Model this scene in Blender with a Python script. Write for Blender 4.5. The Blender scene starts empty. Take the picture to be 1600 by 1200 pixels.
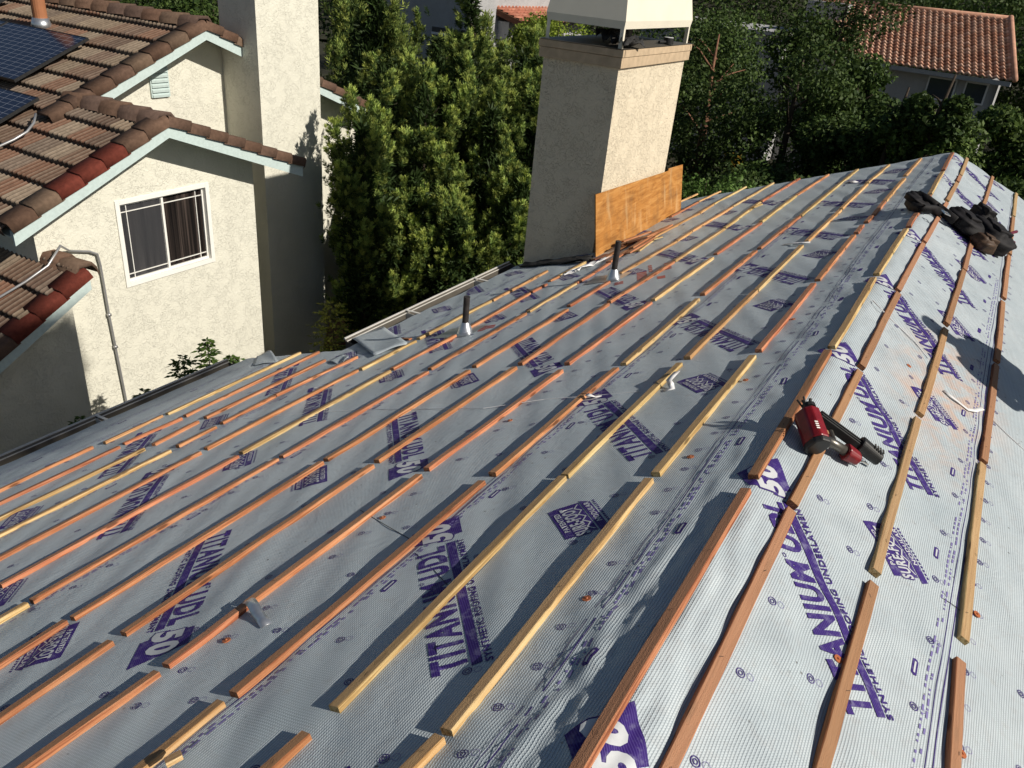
import bpy, bmesh, math, random
import numpy as np
from mathutils import Vector, Matrix

random.seed(7); RNG = np.random.default_rng(11)
sc = bpy.context.scene
COL = sc.collection

# ------------------------------------------------------------------ camera
CC = np.array([800., 600.]); F = 1240.905
RM = np.array([[0.8522410450233535, 0.30965209135336824, -0.4216643019013909],
               [0.5157623578066085, -0.36234862600930196, 0.776332830362686],
               [0.08760360407694484, -0.8791012771857724, -0.46851526442910435]])
TL, TR = math.radians(21.669), math.radians(24.831)
CAM = np.array([0.3085, 0., 1.4097])
NL = np.array([-math.sin(TL), 0, math.cos(TL)]); NR = np.array([math.sin(TR), 0, math.cos(TR)])
def ray(px):
    r = RM @ np.array([px[0]-CC[0], px[1]-CC[1], F]); return r/np.linalg.norm(r)
def onplane(px, N, d):
    r = ray(px); N = np.array(N, float); return CAM + (d-N@CAM)/(N@r)*r
def left(px, t=0.): return onplane(px, NL, t)
def right(px, t=0.): return onplane(px, NR, t)
cam_d = bpy.data.cameras.new("camera"); cam = bpy.data.objects.new("camera", cam_d); COL.objects.link(cam)
M = Matrix.Identity(4)
for i in range(3):
    M[i][0] = RM[i][0]; M[i][1] = -RM[i][1]; M[i][2] = -RM[i][2]; M[i][3] = CAM[i]
cam.matrix_world = M
cam_d.sensor_width = 36; cam_d.lens = F/1600*36; cam_d.clip_start = 0.05; cam_d.clip_end = 2000
sc.camera = cam

# ------------------------------------------------------------------ light
SUN = Vector((.822, .05, .567)).normalized()
w = bpy.data.worlds.new("World"); sc.world = w; w.use_nodes = True
nt = w.node_tree; bg = nt.nodes["Background"]
sky = nt.nodes.new("ShaderNodeTexSky"); sky.sky_type = 'NISHITA'; sky.sun_disc = False
sky.sun_elevation = math.asin(SUN.z); sky.sun_rotation = math.atan2(SUN.x, SUN.y)
nt.links.new(sky.outputs[0], bg.inputs[0]); bg.inputs[1].default_value = 0.05
sl = bpy.data.lights.new("sun", 'SUN'); sl.energy = 5.0; sl.angle = math.radians(.53); sl.color = (1, .93, .83)
so = bpy.data.objects.new("sun", sl); COL.objects.link(so)
so.rotation_euler = SUN.to_track_quat('Z', 'Y').to_euler(); so.location = (30, 0, 30)
sc.view_settings.view_transform = 'Standard'; sc.view_settings.look = 'None'; sc.view_settings.exposure = -0.03
sc.cycles.max_bounces = 6; sc.cycles.transparent_max_bounces = 8

# ------------------------------------------------------------------ materials
class NT:
    def __init__(s, name, rough=.7, spec=.3):
        s.m = bpy.data.materials.new(name); s.m.use_nodes = True; s.t = s.m.node_tree
        s.b = s.t.nodes["Principled BSDF"]; s.b.inputs["Roughness"].default_value = rough
        s.b.inputs["Specular IOR Level"].default_value = spec
    def n(s, typ, **kw):
        o = s.t.nodes.new(typ)
        for k, v in kw.items():
            if k.startswith("_"): setattr(o, k[1:], v)
            else:
                o.inputs[k.replace("__", " ")].default_value = v
        return o
    def l(s, a, b): s.t.links.new(a, b)
    def coord(s, kind="Object", scale=(1, 1, 1)):
        tc = s.n("ShaderNodeTexCoord"); mp = s.n("ShaderNodeMapping"); mp.inputs["Scale"].default_value = scale
        s.l(tc.outputs[kind], mp.inputs[0]); return mp.outputs[0]
    def noise(s, vec, scale, detail=4, rough=.6, dist=0):
        o = s.n("ShaderNodeTexNoise", Scale=scale, Detail=detail, Roughness=rough, Distortion=dist); s.l(vec, o.inputs["Vector"]); return o.outputs["Fac"]
    def ramp(s, fac, stops):
        r = s.n("ShaderNodeValToRGB"); el = r.color_ramp.elements
        while len(el) < len(stops): el.new(.5)
        for e, (p, c) in zip(el, stops): e.position = p; e.color = (c[0], c[1], c[2], 1)
        s.l(fac, r.inputs[0]); return r.outputs[0]
    def mix(s, fac, a, b, mode='MIX'):
        o = s.n("ShaderNodeMix"); o.data_type = 'RGBA'; o.blend_type = mode
        if isinstance(fac, (int, float)): o.inputs[0].default_value = fac
        else: s.l(fac, o.inputs[0])
        for i, v in ((6, a), (7, b)):
            if isinstance(v, (tuple, list)): o.inputs[i].default_value = (v[0], v[1], v[2], 1)
            else: s.l(v, o.inputs[i])
        return o.outputs[2]
    def math(s, op, a, b=0.):
        o = s.n("ShaderNodeMath"); o.operation = op
        for i, v in ((0, a), (1, b)):
            if isinstance(v, (int, float)): o.inputs[i].default_value = v
            else: s.l(v, o.inputs[i])
        return o.outputs[0]
    def bump(s, h, strength=.5, dist=.01, prev=None):
        o = s.n("ShaderNodeBump", Strength=strength, Distance=dist); s.l(h, o.inputs["Height"])
        if prev is not None: s.l(prev, o.inputs["Normal"])
        s.l(o.outputs[0], s.b.inputs["Normal"]); return o.outputs[0]
    def col(s, c):
        if isinstance(c, (tuple, list)): s.b.inputs["Base Color"].default_value = (c[0], c[1], c[2], 1)
        else: s.l(c, s.b.inputs["Base Color"])
        return s
MAT = {}
def plain(name, c, rough=.6, spec=.3, metal=0., var=.12, scale=8, bump=0.):
    k = NT(name, rough, spec); v = k.coord("Object"); f = k.noise(v, scale, 5)
    k.col(k.ramp(f, [(.3, tuple(x*(1-var) for x in c)), (.7, tuple(min(1, x*(1+var)) for x in c))]))
    k.b.inputs["Metallic"].default_value = metal
    if bump: k.bump(f, .6, bump)
    MAT[name] = k.m; return k.m

def stucco(name, c, bs=1.):
    k = NT(name, .9, .1); v = k.coord("Object")
    big = k.noise(v, .7, 3); f = k.noise(v, 60, 4, .7)
    # skip-trowel texture: raised curls
    n1 = k.noise(v, 21, 2, .5, 1.4); curl = k.math('ABSOLUTE', k.math('SUBTRACT', n1, .5))
    edge = k.ramp(curl, [(.0, (0, 0, 0)), (.018, (1, 1, 1))])
    edge2 = k.ramp(k.noise(v, 6, 3, .5), [(.42, (0, 0, 0)), (.52, (1, 1, 1))])
    keep = k.mix(edge2, (1, 1, 1), edge)
    base = k.ramp(big, [(.3, tuple(x*.93 for x in c)), (.7, c)])
    drip = k.noise(k.coord("Object", (3, 3, .35)), 1.6, 4)
    base = k.mix(k.ramp(drip, [(.55, (0, 0, 0)), (.75, (.35, .35, .35))]), base, tuple(x*.8 for x in c))
    k.col(base)
    h = k.math('ADD', k.math('MULTIPLY', n1, 1.2), k.math('MULTIPLY', f, .18))
    nb = k.bump(h, .8, .014*bs)
    k.bump(keep, .8, .007*bs, nb)
    MAT[name] = k.m; return k.m
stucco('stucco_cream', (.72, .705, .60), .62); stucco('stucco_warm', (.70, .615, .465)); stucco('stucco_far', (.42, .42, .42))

def wood(name, c1, c2, c3):
    k = NT(name, .75, .2)
    oi = k.n("ShaderNodeObjectInfo"); tc = k.n("ShaderNodeTexCoord")
    off = k.n("ShaderNodeVectorMath"); off.operation = 'SCALE'; k.l(oi.outputs["Random"], off.inputs["Scale"]); off.inputs[0].default_value = (37, 53, 11)
    add = k.n("ShaderNodeVectorMath"); add.operation = 'ADD'; k.l(tc.outputs["Object"], add.inputs[0]); k.l(off.outputs[0], add.inputs[1])
    mp = k.n("ShaderNodeMapping"); mp.inputs["Scale"].default_value = (1.2, 45, 45); k.l(add.outputs[0], mp.inputs[0])
    g = k.noise(mp.outputs[0], 2.2, 6, .65, .6)
    mp2 = k.n("ShaderNodeMapping"); mp2.inputs["Scale"].default_value = (3, 3, 3); k.l(add.outputs[0], mp2.inputs[0])
    b = k.noise(mp2.outputs[0], 1.3, 3)
    c = k.ramp(g, [(.34, tuple(.6*x for x in c3)), (.44, c3), (.52, c1), (.68, c2)])
    c = k.mix(k.ramp(b, [(.4, (0, 0, 0)), (.75, (.7, .7, .7))]), c, c3)
    # knots
    mp3 = k.n("ShaderNodeMapping"); mp3.inputs["Scale"].default_value = (5.5, 24, 24); k.l(add.outputs[0], mp3.inputs[0])
    vo = k.n("ShaderNodeTexVoronoi", Scale=1.0); k.l(mp3.outputs[0], vo.inputs["Vector"])
    kn = k.ramp(vo.outputs["Distance"], [(.13, (1, 1, 1)), (.22, (0, 0, 0))])
    c = k.mix(k.math('MULTIPLY', kn, .75), c, tuple(x*.22 for x in c3))
    sn = k.n("ShaderNodeSeparateXYZ"); k.l(tc.outputs["Normal"], sn.inputs[0])
    fz0 = k.noise(k.coord("Object", (30, 260, 260)), 1., 3, .7)
    rough_top = k.math('MULTIPLY', k.math('GREATER_THAN', sn.outputs[2], .8), k.math('ADD', k.math('MULTIPLY', fz0, .55), .5))
    c = k.mix(rough_top, c, tuple(.36*x+.64*y for x, y in zip(c3, (.43, .27, .165))))
    hs = k.n("ShaderNodeHueSaturation"); k.l(c, hs.inputs["Color"])
    k.l(k.math('ADD', k.math('MULTIPLY', oi.outputs["Random"], .34), .80), hs.inputs["Value"])
    k.l(k.math('ADD', k.math('MULTIPLY', k.math('FRACT', k.math('MULTIPLY', oi.outputs["Random"], 7.3)), .014), .497), hs.inputs["Hue"])
    k.col(hs.outputs[0])
    fz = k.noise(tc.outputs["Object"], 400, 2)
    k.bump(k.math('ADD', g, k.math('MULTIPLY', fz, .8)), .9, .0035)
    MAT[name] = k.m
wood('wood_orange', (.53, .22, .11), (.65, .32, .18), (.34, .115, .055))
wood('wood_red', (.45, .175, .085), (.56, .26, .135), (.30, .10, .045))
wood('wood_yellow', (.66, .46, .22), (.76, .58, .32), (.44, .27, .11))
wood('wood_tan', (.62, .36, .17), (.74, .47, .25), (.44, .22, .09))
wood('wood_dark', (.16, .06, .04), (.22, .09, .05), (.08, .03, .02))

# underlayment sheet: woven scrim, faint dirt, orange chalk dust
def sheet_mat():
    k = NT('underlayment', .5, .35)
    uv = k.n("ShaderNodeTexCoord").outputs["UV"]
    sep = k.n("ShaderNodeSeparateXYZ"); k.l(uv, sep.inputs[0])
    a = k.math('SINE', k.math('MULTIPLY', sep.outputs[0], 2*math.pi/.0078))
    b = k.math('SINE', k.math('MULTIPLY', sep.outputs[1], 2*math.pi/.0085))
    weave = k.math('MAXIMUM', a, k.math('MULTIPLY', b, .62))
    big = k.noise(uv, 2.2, 5, .6); fine = k.noise(uv, 22, 4, .65)
    c = k.ramp(big, [(.3, (.44, .51, .545)), (.7, (.56, .62, .645))])
    c = k.mix(k.ramp(fine, [(.52, (0, 0, 0)), (.8, (.5, .5, .5))]), c, (.42, .41, .40))
    vs = k.n("ShaderNodeTexVoronoi", Scale=16.); k.l(uv, vs.inputs["Vector"]); sp1 = k.ramp(vs.outputs["Distance"], [(.05, (.8, .8, .8)), (.09, (0, 0, 0))])
    vr = k.ramp(k.noise(uv, 3.1, 2), [(.5, (0, 0, 0)), (.56, (1, 1, 1))])
    c = k.mix(k.math('MULTIPLY', sp1, vr), c, (.07, .06, .05))
    sc1 = k.noise(uv, 34, 3, .7, 2.5); scr = k.ramp(k.math('ABSOLUTE', k.math('SUBTRACT', sc1, .5)), [(.0, (.55, .55, .55)), (.012, (0, 0, 0))])
    c = k.mix(k.math('MULTIPLY', scr, k.ramp(k.noise(uv, 1.7, 3), [(.5, (0, 0, 0)), (.62, (1, 1, 1))])), c, (.16, .17, .18))
    wl = k.ramp(weave, [(.55, (0, 0, 0)), (.98, (.72, .72, .72))])
    c = k.mix(wl, c, (.19, .225, .25))
    # orange dust on the ridge side of the right slope
    v2 = k.n("ShaderNodeVectorMath"); v2.operation = 'SUBTRACT'; k.l(uv, v2.inputs[0]); v2.inputs[1].default_value = (.55, 4.05, 0)
    v3 = k.n("ShaderNodeVectorMath"); v3.operation = 'MULTIPLY'; k.l(v2.outputs[0], v3.inputs[0]); v3.inputs[1].default_value = (2.6, 1.0, 0)
    ln = k.n("ShaderNodeVectorMath"); ln.operation = 'LENGTH'; k.l(v3.outputs[0], ln.inputs[0])
    dm = k.ramp(ln.outputs["Value"], [(.35, (1, 1, 1)), (1.0, (0, 0, 0))])
    dn = k.ramp(k.noise(uv, 7, 6, .7, .8), [(.42, (0, 0, 0)), (.75, (.85, .85, .85))])
    c = k.mix(k.math('MULTIPLY', dm, dn), c, (.66, .36, .20))
    k.col(c)
    nb = k.bump(weave, .7, .0014)
    cr = k.noise(uv, 9, 5, .6, 1.5)
    k.bump(cr, .30, .012, nb)
    MAT['underlayment'] = k.m
    k2 = NT('ink_purple', .6, .15); uv2 = k2.n("ShaderNodeTexCoord").outputs["UV"]
    sp = k2.n("ShaderNodeSeparateXYZ"); k2.l(uv2, sp.inputs[0])
    d = k2.math('SINE', k2.math('MULTIPLY', k2.math('ADD', sp.outputs[0], sp.outputs[1]), 2*math.pi/.009))
    wn = k2.ramp(k2.noise(uv2, 30, 4, .7), [(.50, (0, 0, 0)), (.78, (.75, .75, .75))])
    k2.col(k2.mix(wn, k2.mix(k2.ramp(d, [(.2, (0, 0, 0)), (.9, (.7, .7, .7))]), (.035, .015, .14), (.095, .065, .26)), (.28, .27, .40)))
    MAT['ink_purple'] = k2.m
sheet_mat()
plain('ink_red', (.42, .07, .06), .5); plain('ink_faint', (.20, .17, .38), .5)
plain('ink_white', (.55, .57, .58), .45, .4)
plain('gutter_brown', (.10, .09, .075), .45, .4, scale=20); plain('gutter_lip', (.62, .60, .55), .4, .4)
plain('fascia_pale', (.50, .60, .58), .6, var=.08, scale=30)
plain('white_vinyl', (.80, .79, .74), .4, var=.04); plain('metal_cream', (.78, .73, .60), .45, .3, var=.05, scale=3)
plain('trim_tan', (.50, .38, .25), .7, var=.15, scale=12, bump=.002); plain('metal_dark', (.10, .09, .08), .5)
plain('pipe_black', (.035, .03, .028), .6, var=.4, scale=30); plain('galv', (.62, .64, .66), .35, .5, .85, .12, 30)
plain('felt', (.035, .034, .033), .8, var=.5, scale=20, bump=.006)
plain('red_paint', (.20, .010, .014), .32, .5, var=.25, scale=40); plain('black_rubber', (.018, .018, .018), .5, .4, var=.3, scale=40)
plain('gun_grey', (.16, .15, .13), .35, .5, .7, .2, 60); plain('chrome', (.7, .7, .7), .2, .5, 1., .05)
plain('leather_black', (.010, .009, .010), .7, .25, var=.6, scale=25, bump=.004); plain('leather_brown', (.06, .035, .02), .6, var=.5, scale=25, bump=.003)
plain('strap_red', (.12, .008, .03), .7); plain('tape_white', (.80, .79, .78), .45, var=.04); plain('cap_orange', (.42, .13, .05), .4)
plain('thread', (.03, .03, .03), .8); plain('conduit', (.42, .42, .42), .4, .5, .6); plain('bark', (.05, .037, .026), .9, var=.4, scale=12, bump=.02)
plain('bark_red', (.20, .10, .06), .85, var=.4, scale=9, bump=.01)
plain('ground', (.032, .032, .018), .95, var=.4, scale=1.5, bump=.05); plain('bin_yellow', (.30, .19, .02), .5); plain('concrete', (.28, .27, .25), .9, var=.15)
plain('mortar', (.12, .10, .09), .95); plain('white_metal', (.7, .7, .7), .5)
plain('clay_pipe', (.36, .15, .07), .7); plain('clay_ridge', (.56, .30, .20), .8, var=.25, scale=5)
plain('jeans', (.05, .07, .13), .85, var=.2, scale=30); plain('shirt', (.12, .13, .12), .85, var=.15, scale=30); plain('skin', (.42, .24, .16), .6); plain('hair', (.02, .015, .012), .7)

def ply_mat():
    k = NT('plywood', .65, .25); v = k.coord("Object", (1, 1, 1))
    g = k.noise(k.coord("Object", (1.2, 1.2, 9)), 2.6, 6, .65, .8)
    st = k.noise(k.coord("Object", (6, 6, .5)), 1.3, 4, .6, .3)
    c = k.ramp(g, [(.3, (.26, .10, .018)), (.5, (.43, .19, .045)), (.75, (.56, .29, .09))])
    c = k.mix(k.ramp(st, [(.55, (0, 0, 0)), (.72, (.75, .75, .75))]), c, (.60, .40, .20))
    dk = k.noise(v, 4, 6)
    c = k.mix(k.ramp(dk, [(.48, (0, 0, 0)), (.8, (.8, .8, .8))]), c, (.16, .08, .03))
    k.col(c); k.bump(g, .4, .002); MAT['plywood'] = k.m
ply_mat()

def glass(name, c, rough=.08):
    k = NT(name, rough, .6); k.col(c); MAT[name] = k.m
glass('glass_dark', (.012, .013, .015)); glass('glass_screen', (.04, .043, .046), .5); glass('glass_far', (.05, .06, .07), .1)
def curtain():
    k = NT('curtain', .9, .1); v = k.coord("Object", (0, 9, .15)); f = k.noise(v, 2.4, 3)
    k.col(k.ramp(f, [(.38, (.006, .005, .005)), (.52, (.022, .017, .015)), (.68, (.075, .058, .05))])); MAT['curtain'] = k.m
curtain()
def screen():
    k = NT('screened_pane', .55, .3); f = k.noise(k.coord('Object', (0, 7, .3)), 2.0, 4); g2 = k.noise(k.coord('Object', (0, 1, 1)), 1.1, 2)
    k.col(k.mix(k.ramp(g2, [(.35, (0, 0, 0)), (.7, (1, 1, 1))]), k.ramp(f, [(.35, (.022, .022, .025)), (.65, (.06, .058, .06))]), (.035, .036, .04))); MAT['screened_pane'] = k.m
screen()
def solar():
    k = NT('solar_cell', .12, .6); uv = k.n("ShaderNodeTexCoord").outputs["UV"]; sp = k.n("ShaderNodeSeparateXYZ"); k.l(uv, sp.inputs[0])
    def line(o, n, wd):
        f = k.math('FRACT', k.math('MULTIPLY', o, n)); return k.math('GREATER_THAN', k.math('ABSOLUTE', k.math('SUBTRACT', f, .5)), .5-wd)
    g = k.math('MAXIMUM', line(sp.outputs[0], 1/.158, .018), line(sp.outputs[1], 1/.080, .03))
    k.col(k.mix(g, (.008, .012, .03), (.22, .24, .28))); MAT['solar_cell'] = k.m
solar()

def vcol_mat(name, rough=.7, spec=.3, bump=0., nscale=20, trans=0.):
    k = NT(name, rough, spec); at = k.n("ShaderNodeVertexColor"); at.layer_name = "col"
    f = k.noise(k.coord("Object"), nscale, 4)
    k.col(k.mix(1.0, at.outputs[0], k.ramp(f, [(.3, (.75, .75, .75)), (.7, (1.15, 1.15, 1.15))]), 'MULTIPLY'))
    if bump: k.bump(f, .5, bump)
    if trans:
        tr = k.n("ShaderNodeBsdfTranslucent"); k.l(at.outputs[0], tr.inputs[0]); mx = k.n("ShaderNodeMixShader"); mx.inputs[0].default_value = trans
        out = k.t.nodes["Material Output"]; k.l(k.b.outputs[0], mx.inputs[1]); k.l(tr.outputs[0], mx.inputs[2]); k.l(mx.outputs[0], out.inputs[0])
    MAT[name] = k.m
vcol_mat('roof_tile', .85, .15, .004, 25); vcol_mat('leaf', .6, .2, 0, 3, .18); vcol_mat('clay_tile', .8, .2, .004, 8)

# ------------------------------------------------------------------ mesh building
class MB:
    def __init__(s): s.v = []; s.f = []; s.m = []; s.n = 0
    def add(s, v, f, m=0):
        v = [tuple(map(float, p)) for p in v]; k = s.n; s.v += v; s.f += [tuple(i+k for i in q) for q in f]; s.m += [m]*len(f); s.n += len(v); return s
    def frame_box(s, o, ax, ay, az, m=0):
        """box with corner o and edge vectors ax, ay, az"""
        o, ax, ay, az = map(lambda q: np.array(q, float), (o, ax, ay, az))
        if np.dot(np.cross(ax, ay), az) < 0: ax, ay = ay, ax
        v = [o, o+ax, o+ax+ay, o+ay, o+az, o+ax+az, o+ax+ay+az, o+ay+az]
        return s.add(v, [(3, 2, 1, 0), (4, 5, 6, 7), (0, 1, 5, 4), (1, 2, 6, 5), (2, 3, 7, 6), (3, 0, 4, 7)], m)
    def box(s, lo, hi, m=0):
        lo, hi = np.array(lo, float), np.array(hi, float); d = hi-lo
        return s.frame_box(lo, (d[0], 0, 0), (0, d[1], 0), (0, 0, d[2]), m)
    def tube(s, pts, r, seg=10, m=0, cap=True):
        pts = [np.array(p, float) for p in pts]
        rs = r if isinstance(r, (list, tuple)) else [r]*len(pts)
        V = []; F_ = []; prev = None
        for i, p in enumerate(pts):
            d = pts[min(i+1, len(pts)-1)]-pts[max(i-1, 0)]; d = d/(np.linalg.norm(d)+1e-9)
            if prev is None:
                a = np.cross(d, (0, 0, 1)); 
                if np.linalg.norm(a) < .1: a = np.cross(d, (1, 0, 0))
            else: a = prev-d*(prev@d)
            a /= np.linalg.norm(a); prev = a; b = np.cross(d, a)
            for k in range(seg):
                t = 2*math.pi*k/seg; V.append(p+rs[i]*(math.cos(t)*a+math.sin(t)*b))
        for i in range(len(pts)-1):
            for k in range(seg):
                k2 = (k+1) % seg; F_.append((i*seg+k, i*seg+k2, (i+1)*seg+k2, (i+1)*seg+k))
        if cap: F_.append(tuple(range(seg-1, -1, -1))); F_.append(tuple((len(pts)-1)*seg+k for k in range(seg)))
        return s.add(V, F_, m)
    def build(s, name, mats, parent=None, smooth=False, origin=None, bevel=0):
        return mkobj(name, np.array(s.v, float), s.f, mats, parent, smooth, origin, s.m, bevel)

WLOC = {}; SCL = None
def mkobj(name, V, Fc, mats, parent=None, smooth=False, origin=None, midx=None, bevel=0, uv=None, colr=None):
    if not isinstance(mats, (list, tuple)): mats = [mats]
    V = np.asarray(V, float)
    if SCL: V = CAM+(V-CAM)*SCL
    if parent is None:
        if origin is None:
            lo, hi = V.min(0), V.max(0); origin = np.array([(lo[0]+hi[0])/2, (lo[1]+hi[1])/2, lo[2]])
        origin = np.array(origin, float)
    else: origin = np.array(WLOC[parent.name])
    me = bpy.data.meshes.new(name)
    if isinstance(Fc, np.ndarray) and Fc.ndim == 2:
        nf, k = Fc.shape; Vl = (V-origin)
        me.vertices.add(len(Vl)); me.vertices.foreach_set("co", Vl.ravel())
        me.loops.add(nf*k); me.loops.foreach_set("vertex_index", Fc.ravel().astype(np.int32))
        me.polygons.add(nf); me.polygons.foreach_set("loop_start", (np.arange(nf)*k).astype(np.int32)); me.polygons.foreach_set("loop_total", np.full(nf, k, np.int32))
        me.update(calc_edges=True)
    else:
        me.from_pydata((V-origin).tolist(), [], Fc); me.update()
    for mm in mats: me.materials.append(MAT[mm])
    if midx is not None and len(mats) > 1: me.polygons.foreach_set("material_index", np.array(midx, np.int32))
    if smooth: me.polygons.foreach_set("use_smooth", np.ones(len(me.polygons), bool))
    li = None
    if uv is not None:
        li = np.empty(len(me.loops), np.int32); me.loops.foreach_get("vertex_index", li)
        l = me.uv_layers.new(name="UVMap"); l.data.foreach_set("uv", np.asarray(uv, np.float32)[li].ravel())
    if colr is not None:
        ca = me.color_attributes.new(name="col", type='FLOAT_COLOR', domain='POINT')
        c4 = np.ones((len(V), 4), np.float32); c4[:, :3] = colr; ca.data.foreach_set("color", c4.ravel())
    me.validate()
    o = bpy.data.objects.new(name, me); COL.objects.link(o)
    if parent is None: o.location = origin; WLOC[o.name] = origin
    else:
        o.parent = parent; WLOC[o.name] = origin
    if bevel:
        b = o.modifiers.new("bevel", 'BEVEL'); b.width = bevel; b.segments = 2; b.limit_method = 'ANGLE'
    return o
def empty(name, loc, label, cat, group=None):
    o = bpy.data.objects.new(name, None); COL.objects.link(o); o.location = loc; WLOC[o.name] = np.array(loc, float); o.empty_display_size = .1
    return tag(o, label, cat, group)
def tag(o, label=None, cat=None, group=None, kind=None):
    if label: o['label'] = label
    if cat: o['category'] = cat
    if group: o['group'] = group
    if kind: o['kind'] = kind
    return o
def nrm(v): v = np.array(v, float); return v/np.linalg.norm(v)

# ------------------------------------------------------------------ roof surface function
def S(s, v, extra=0.):
    """point on the underlayment: s = signed distance from ridge (- left, + right), v = along ridge"""
    s = np.asarray(s, float); v = np.asarray(v, float); th = np.where(s < 0, TL, TR); r = .022
    a = np.abs(s)+r*np.exp(-np.abs(s)/r)
    h = H(s, v)+extra
    x = s*np.cos(th)+h*np.sin(th)*np.sign(s)*(1-np.exp(-np.abs(s)/r)); z = -a*np.sin(th)+h*np.cos(th)
    return np.stack([x, v+0*s, z], -1)
_ph = RNG.uniform(0, 6.28, (40,)); _fr = RNG.uniform(.6, 1.6, (40, 2))
def H(s, v):
    h = 0
    for i in range(10):
        h = h+.00045*np.sin(_fr[i, 0]*s*9+_fr[i, 1]*v*7*(-1)**i+_ph[i])
    # folds running down the slope beside the ridge
    near = np.exp(-((s+.16)/.22)**2)
    f = 0
    for i in range(10, 16):
        f = f+np.sin((v+.35*s*(1 if i % 2 else -.6))*(26+9*(i-10))*_fr[i, 0]+_ph[i])*(.0024/(1+.3*(i-10)))
    env = .55+.45*np.sin(v*1.7+1.)
    h = h+near*f*env*(1+.9*np.exp(-((v-1.75)/.9)**2))
    gap = np.exp(-((s+.04)/.15)**2)*(.10+.60*np.exp(-((v-1.4)/.85)**2))
    for i in range(28, 34):
        h = h+gap*.0038*np.sin((s*(1-.3*(i%2))+.16*v*(1 if i % 2 else -.5))*(55+14*(i-28))+_ph[i])*np.sin(v*(2.2+.8*(i-28))+_ph[i-5])
    nr = np.exp(-((s-.30)/.35)**2)
    for i in range(16, 22):
        h = h+nr*.0020*np.sin(v*(8+4*(i-16))+s*14*(-1)**i+_ph[i])
    for i in range(22, 28):      # broad folds in the second and third courses
        h = h+.0012*np.sin((v*.5+s)*(10+6*(i-22))+_ph[i])*np.sin(v*.9+_ph[i+5])
    far = np.clip((v-6)/4, 0, 1)*np.exp(-((s+.5)/.6)**2)
    h = h+far*.006*np.sin(v*9+s*6)
    # laps (upper sheet over lower one)
    for L0, sg in ((-.22, 1), (-1.02, 1), (-2.43, 1), (-3.45, 1), (.745, -1)):
        d = (s-L0-.008*np.sin(v*2.3+L0*9))*sg
        h = h+.0022*(1/(1+np.exp(-np.clip(d/.003, -50, 50))))*np.exp(-np.clip(d, 0, None)/.12)
    return h+.002
# ================================================================== our house
house = empty("house", (0, 4, -4.6), "single-storey house whose stripped gable roof is covered in grey printed underlayment", "house")
XE1 = -4.66; XE2 = -3.56; YJ = 4.27; YN = -3.0; YF = 10.12
sE1 = XE1/math.cos(TL); sE2 = XE2/math.cos(TL); sR_ = 4.9
def grid_sheet(sv, vv, mask=None):
    SS, VV = np.meshgrid(sv, vv, indexing='ij'); P = S(SS, VV).reshape(-1, 3); n, m = SS.shape
    idx = np.arange(n*m).reshape(n, m)
    Fc = np.stack([idx[:-1, :-1], idx[1:, :-1], idx[1:, 1:], idx[:-1, 1:]], -1).reshape(-1, 4)
    if mask is not None:
        cs = (SS[:-1, :-1]+SS[1:, 1:])/2; cv = (VV[:-1, :-1]+VV[1:, 1:])/2; Fc = Fc[mask(cs, cv).ravel()]
    return P, Fc, np.stack([SS, VV], -1).reshape(-1, 2)
sv = np.concatenate([np.linspace(sE1, sE2, 28)[:-1], np.linspace(sE2, -.8, 110)[:-1], np.linspace(-.8, -.06, 60)[:-1], np.linspace(-.06, .06, 14)[:-1], np.linspace(.06, 1.3, 80)[:-1], np.linspace(1.3, sR_, 60)])
vv = np.concatenate([np.linspace(YN, .7, 30)[:-1], np.linspace(.7, 3.5, 150)[:-1], np.linspace(3.5, YJ, 34)[:-1], np.linspace(YJ, YF, 190)])
P, Fc, UVs = grid_sheet(sv, vv, lambda s, v: ~((s < sE2) & (v > YJ)))
under = mkobj("underlayment", P, Fc, 'underlayment', house, True, uv=UVs)
# solid roof deck under the sheet
dk = MB()
def deck(s0, s1, v0, v1, t=.09):
    a, b = S(s0, v0), S(s1, v0); n = NL if s0 < 0 else NR
    a = np.array([s0*math.cos(TL if s0 < 0 else TR), v0, -abs(s0)*math.sin(TL if s0 < 0 else TR)]); b = np.array([s1*math.cos(TL if s1 < 0 else TR), v0, -abs(s1)*math.sin(TL if s1 < 0 else TR)])
    dk.frame_box(a-n*(t+.012), b-a, (0, v1-v0, 0), n*t)
deck(sE1+.01, -.05, YN, YJ-.01); deck(sE2+.01, -.052, YJ-.009, YF-.02); deck(.05, sR_-.02, YN, YF-.02)
dk.build("roof_deck", 'wood_dark', house)
wl = MB()
wl.box((-4.2, YN+.3, -4.6), (-4.05, YJ-.35, -1.95)); wl.box((-4.05, YJ-.5, -4.6), (-3.1, YJ-.35, -1.62)); wl.box((-3.1, YJ-.35, -4.6), (-2.95, YF-.5, -1.42))
wl.box((-2.95, YF-.65, -4.6), (2.9, YF-.5, -1.45)); wl.box((3.9, YN+.3, -4.6), (4.05, YF-.5, -2.1)); wl.box((2.9, YF-.65, -4.6), (3.9, YF-.5, -2.0)); wl.box((-4.05, YN+.3, -4.6), (3.9, YN+.45, -2.1))
wl.build("wall", 'stucco_cream', house)
fa = MB()
for s0, yf in ((-.01, YF-.015),):
    for sg, th, L in ((-1, TL, -sE2), (1, TR, sR_-.02)):
        a = np.array([0, yf, -.03]); d = np.array([sg*math.cos(th), 0, -math.sin(th)])*L
        fa.frame_box(a+(np.array([0, .0, 0])), d, (0, .03, 0), (0, 0, -.18))
fa.build("bargeboard", 'fascia_pale', house)

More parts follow.
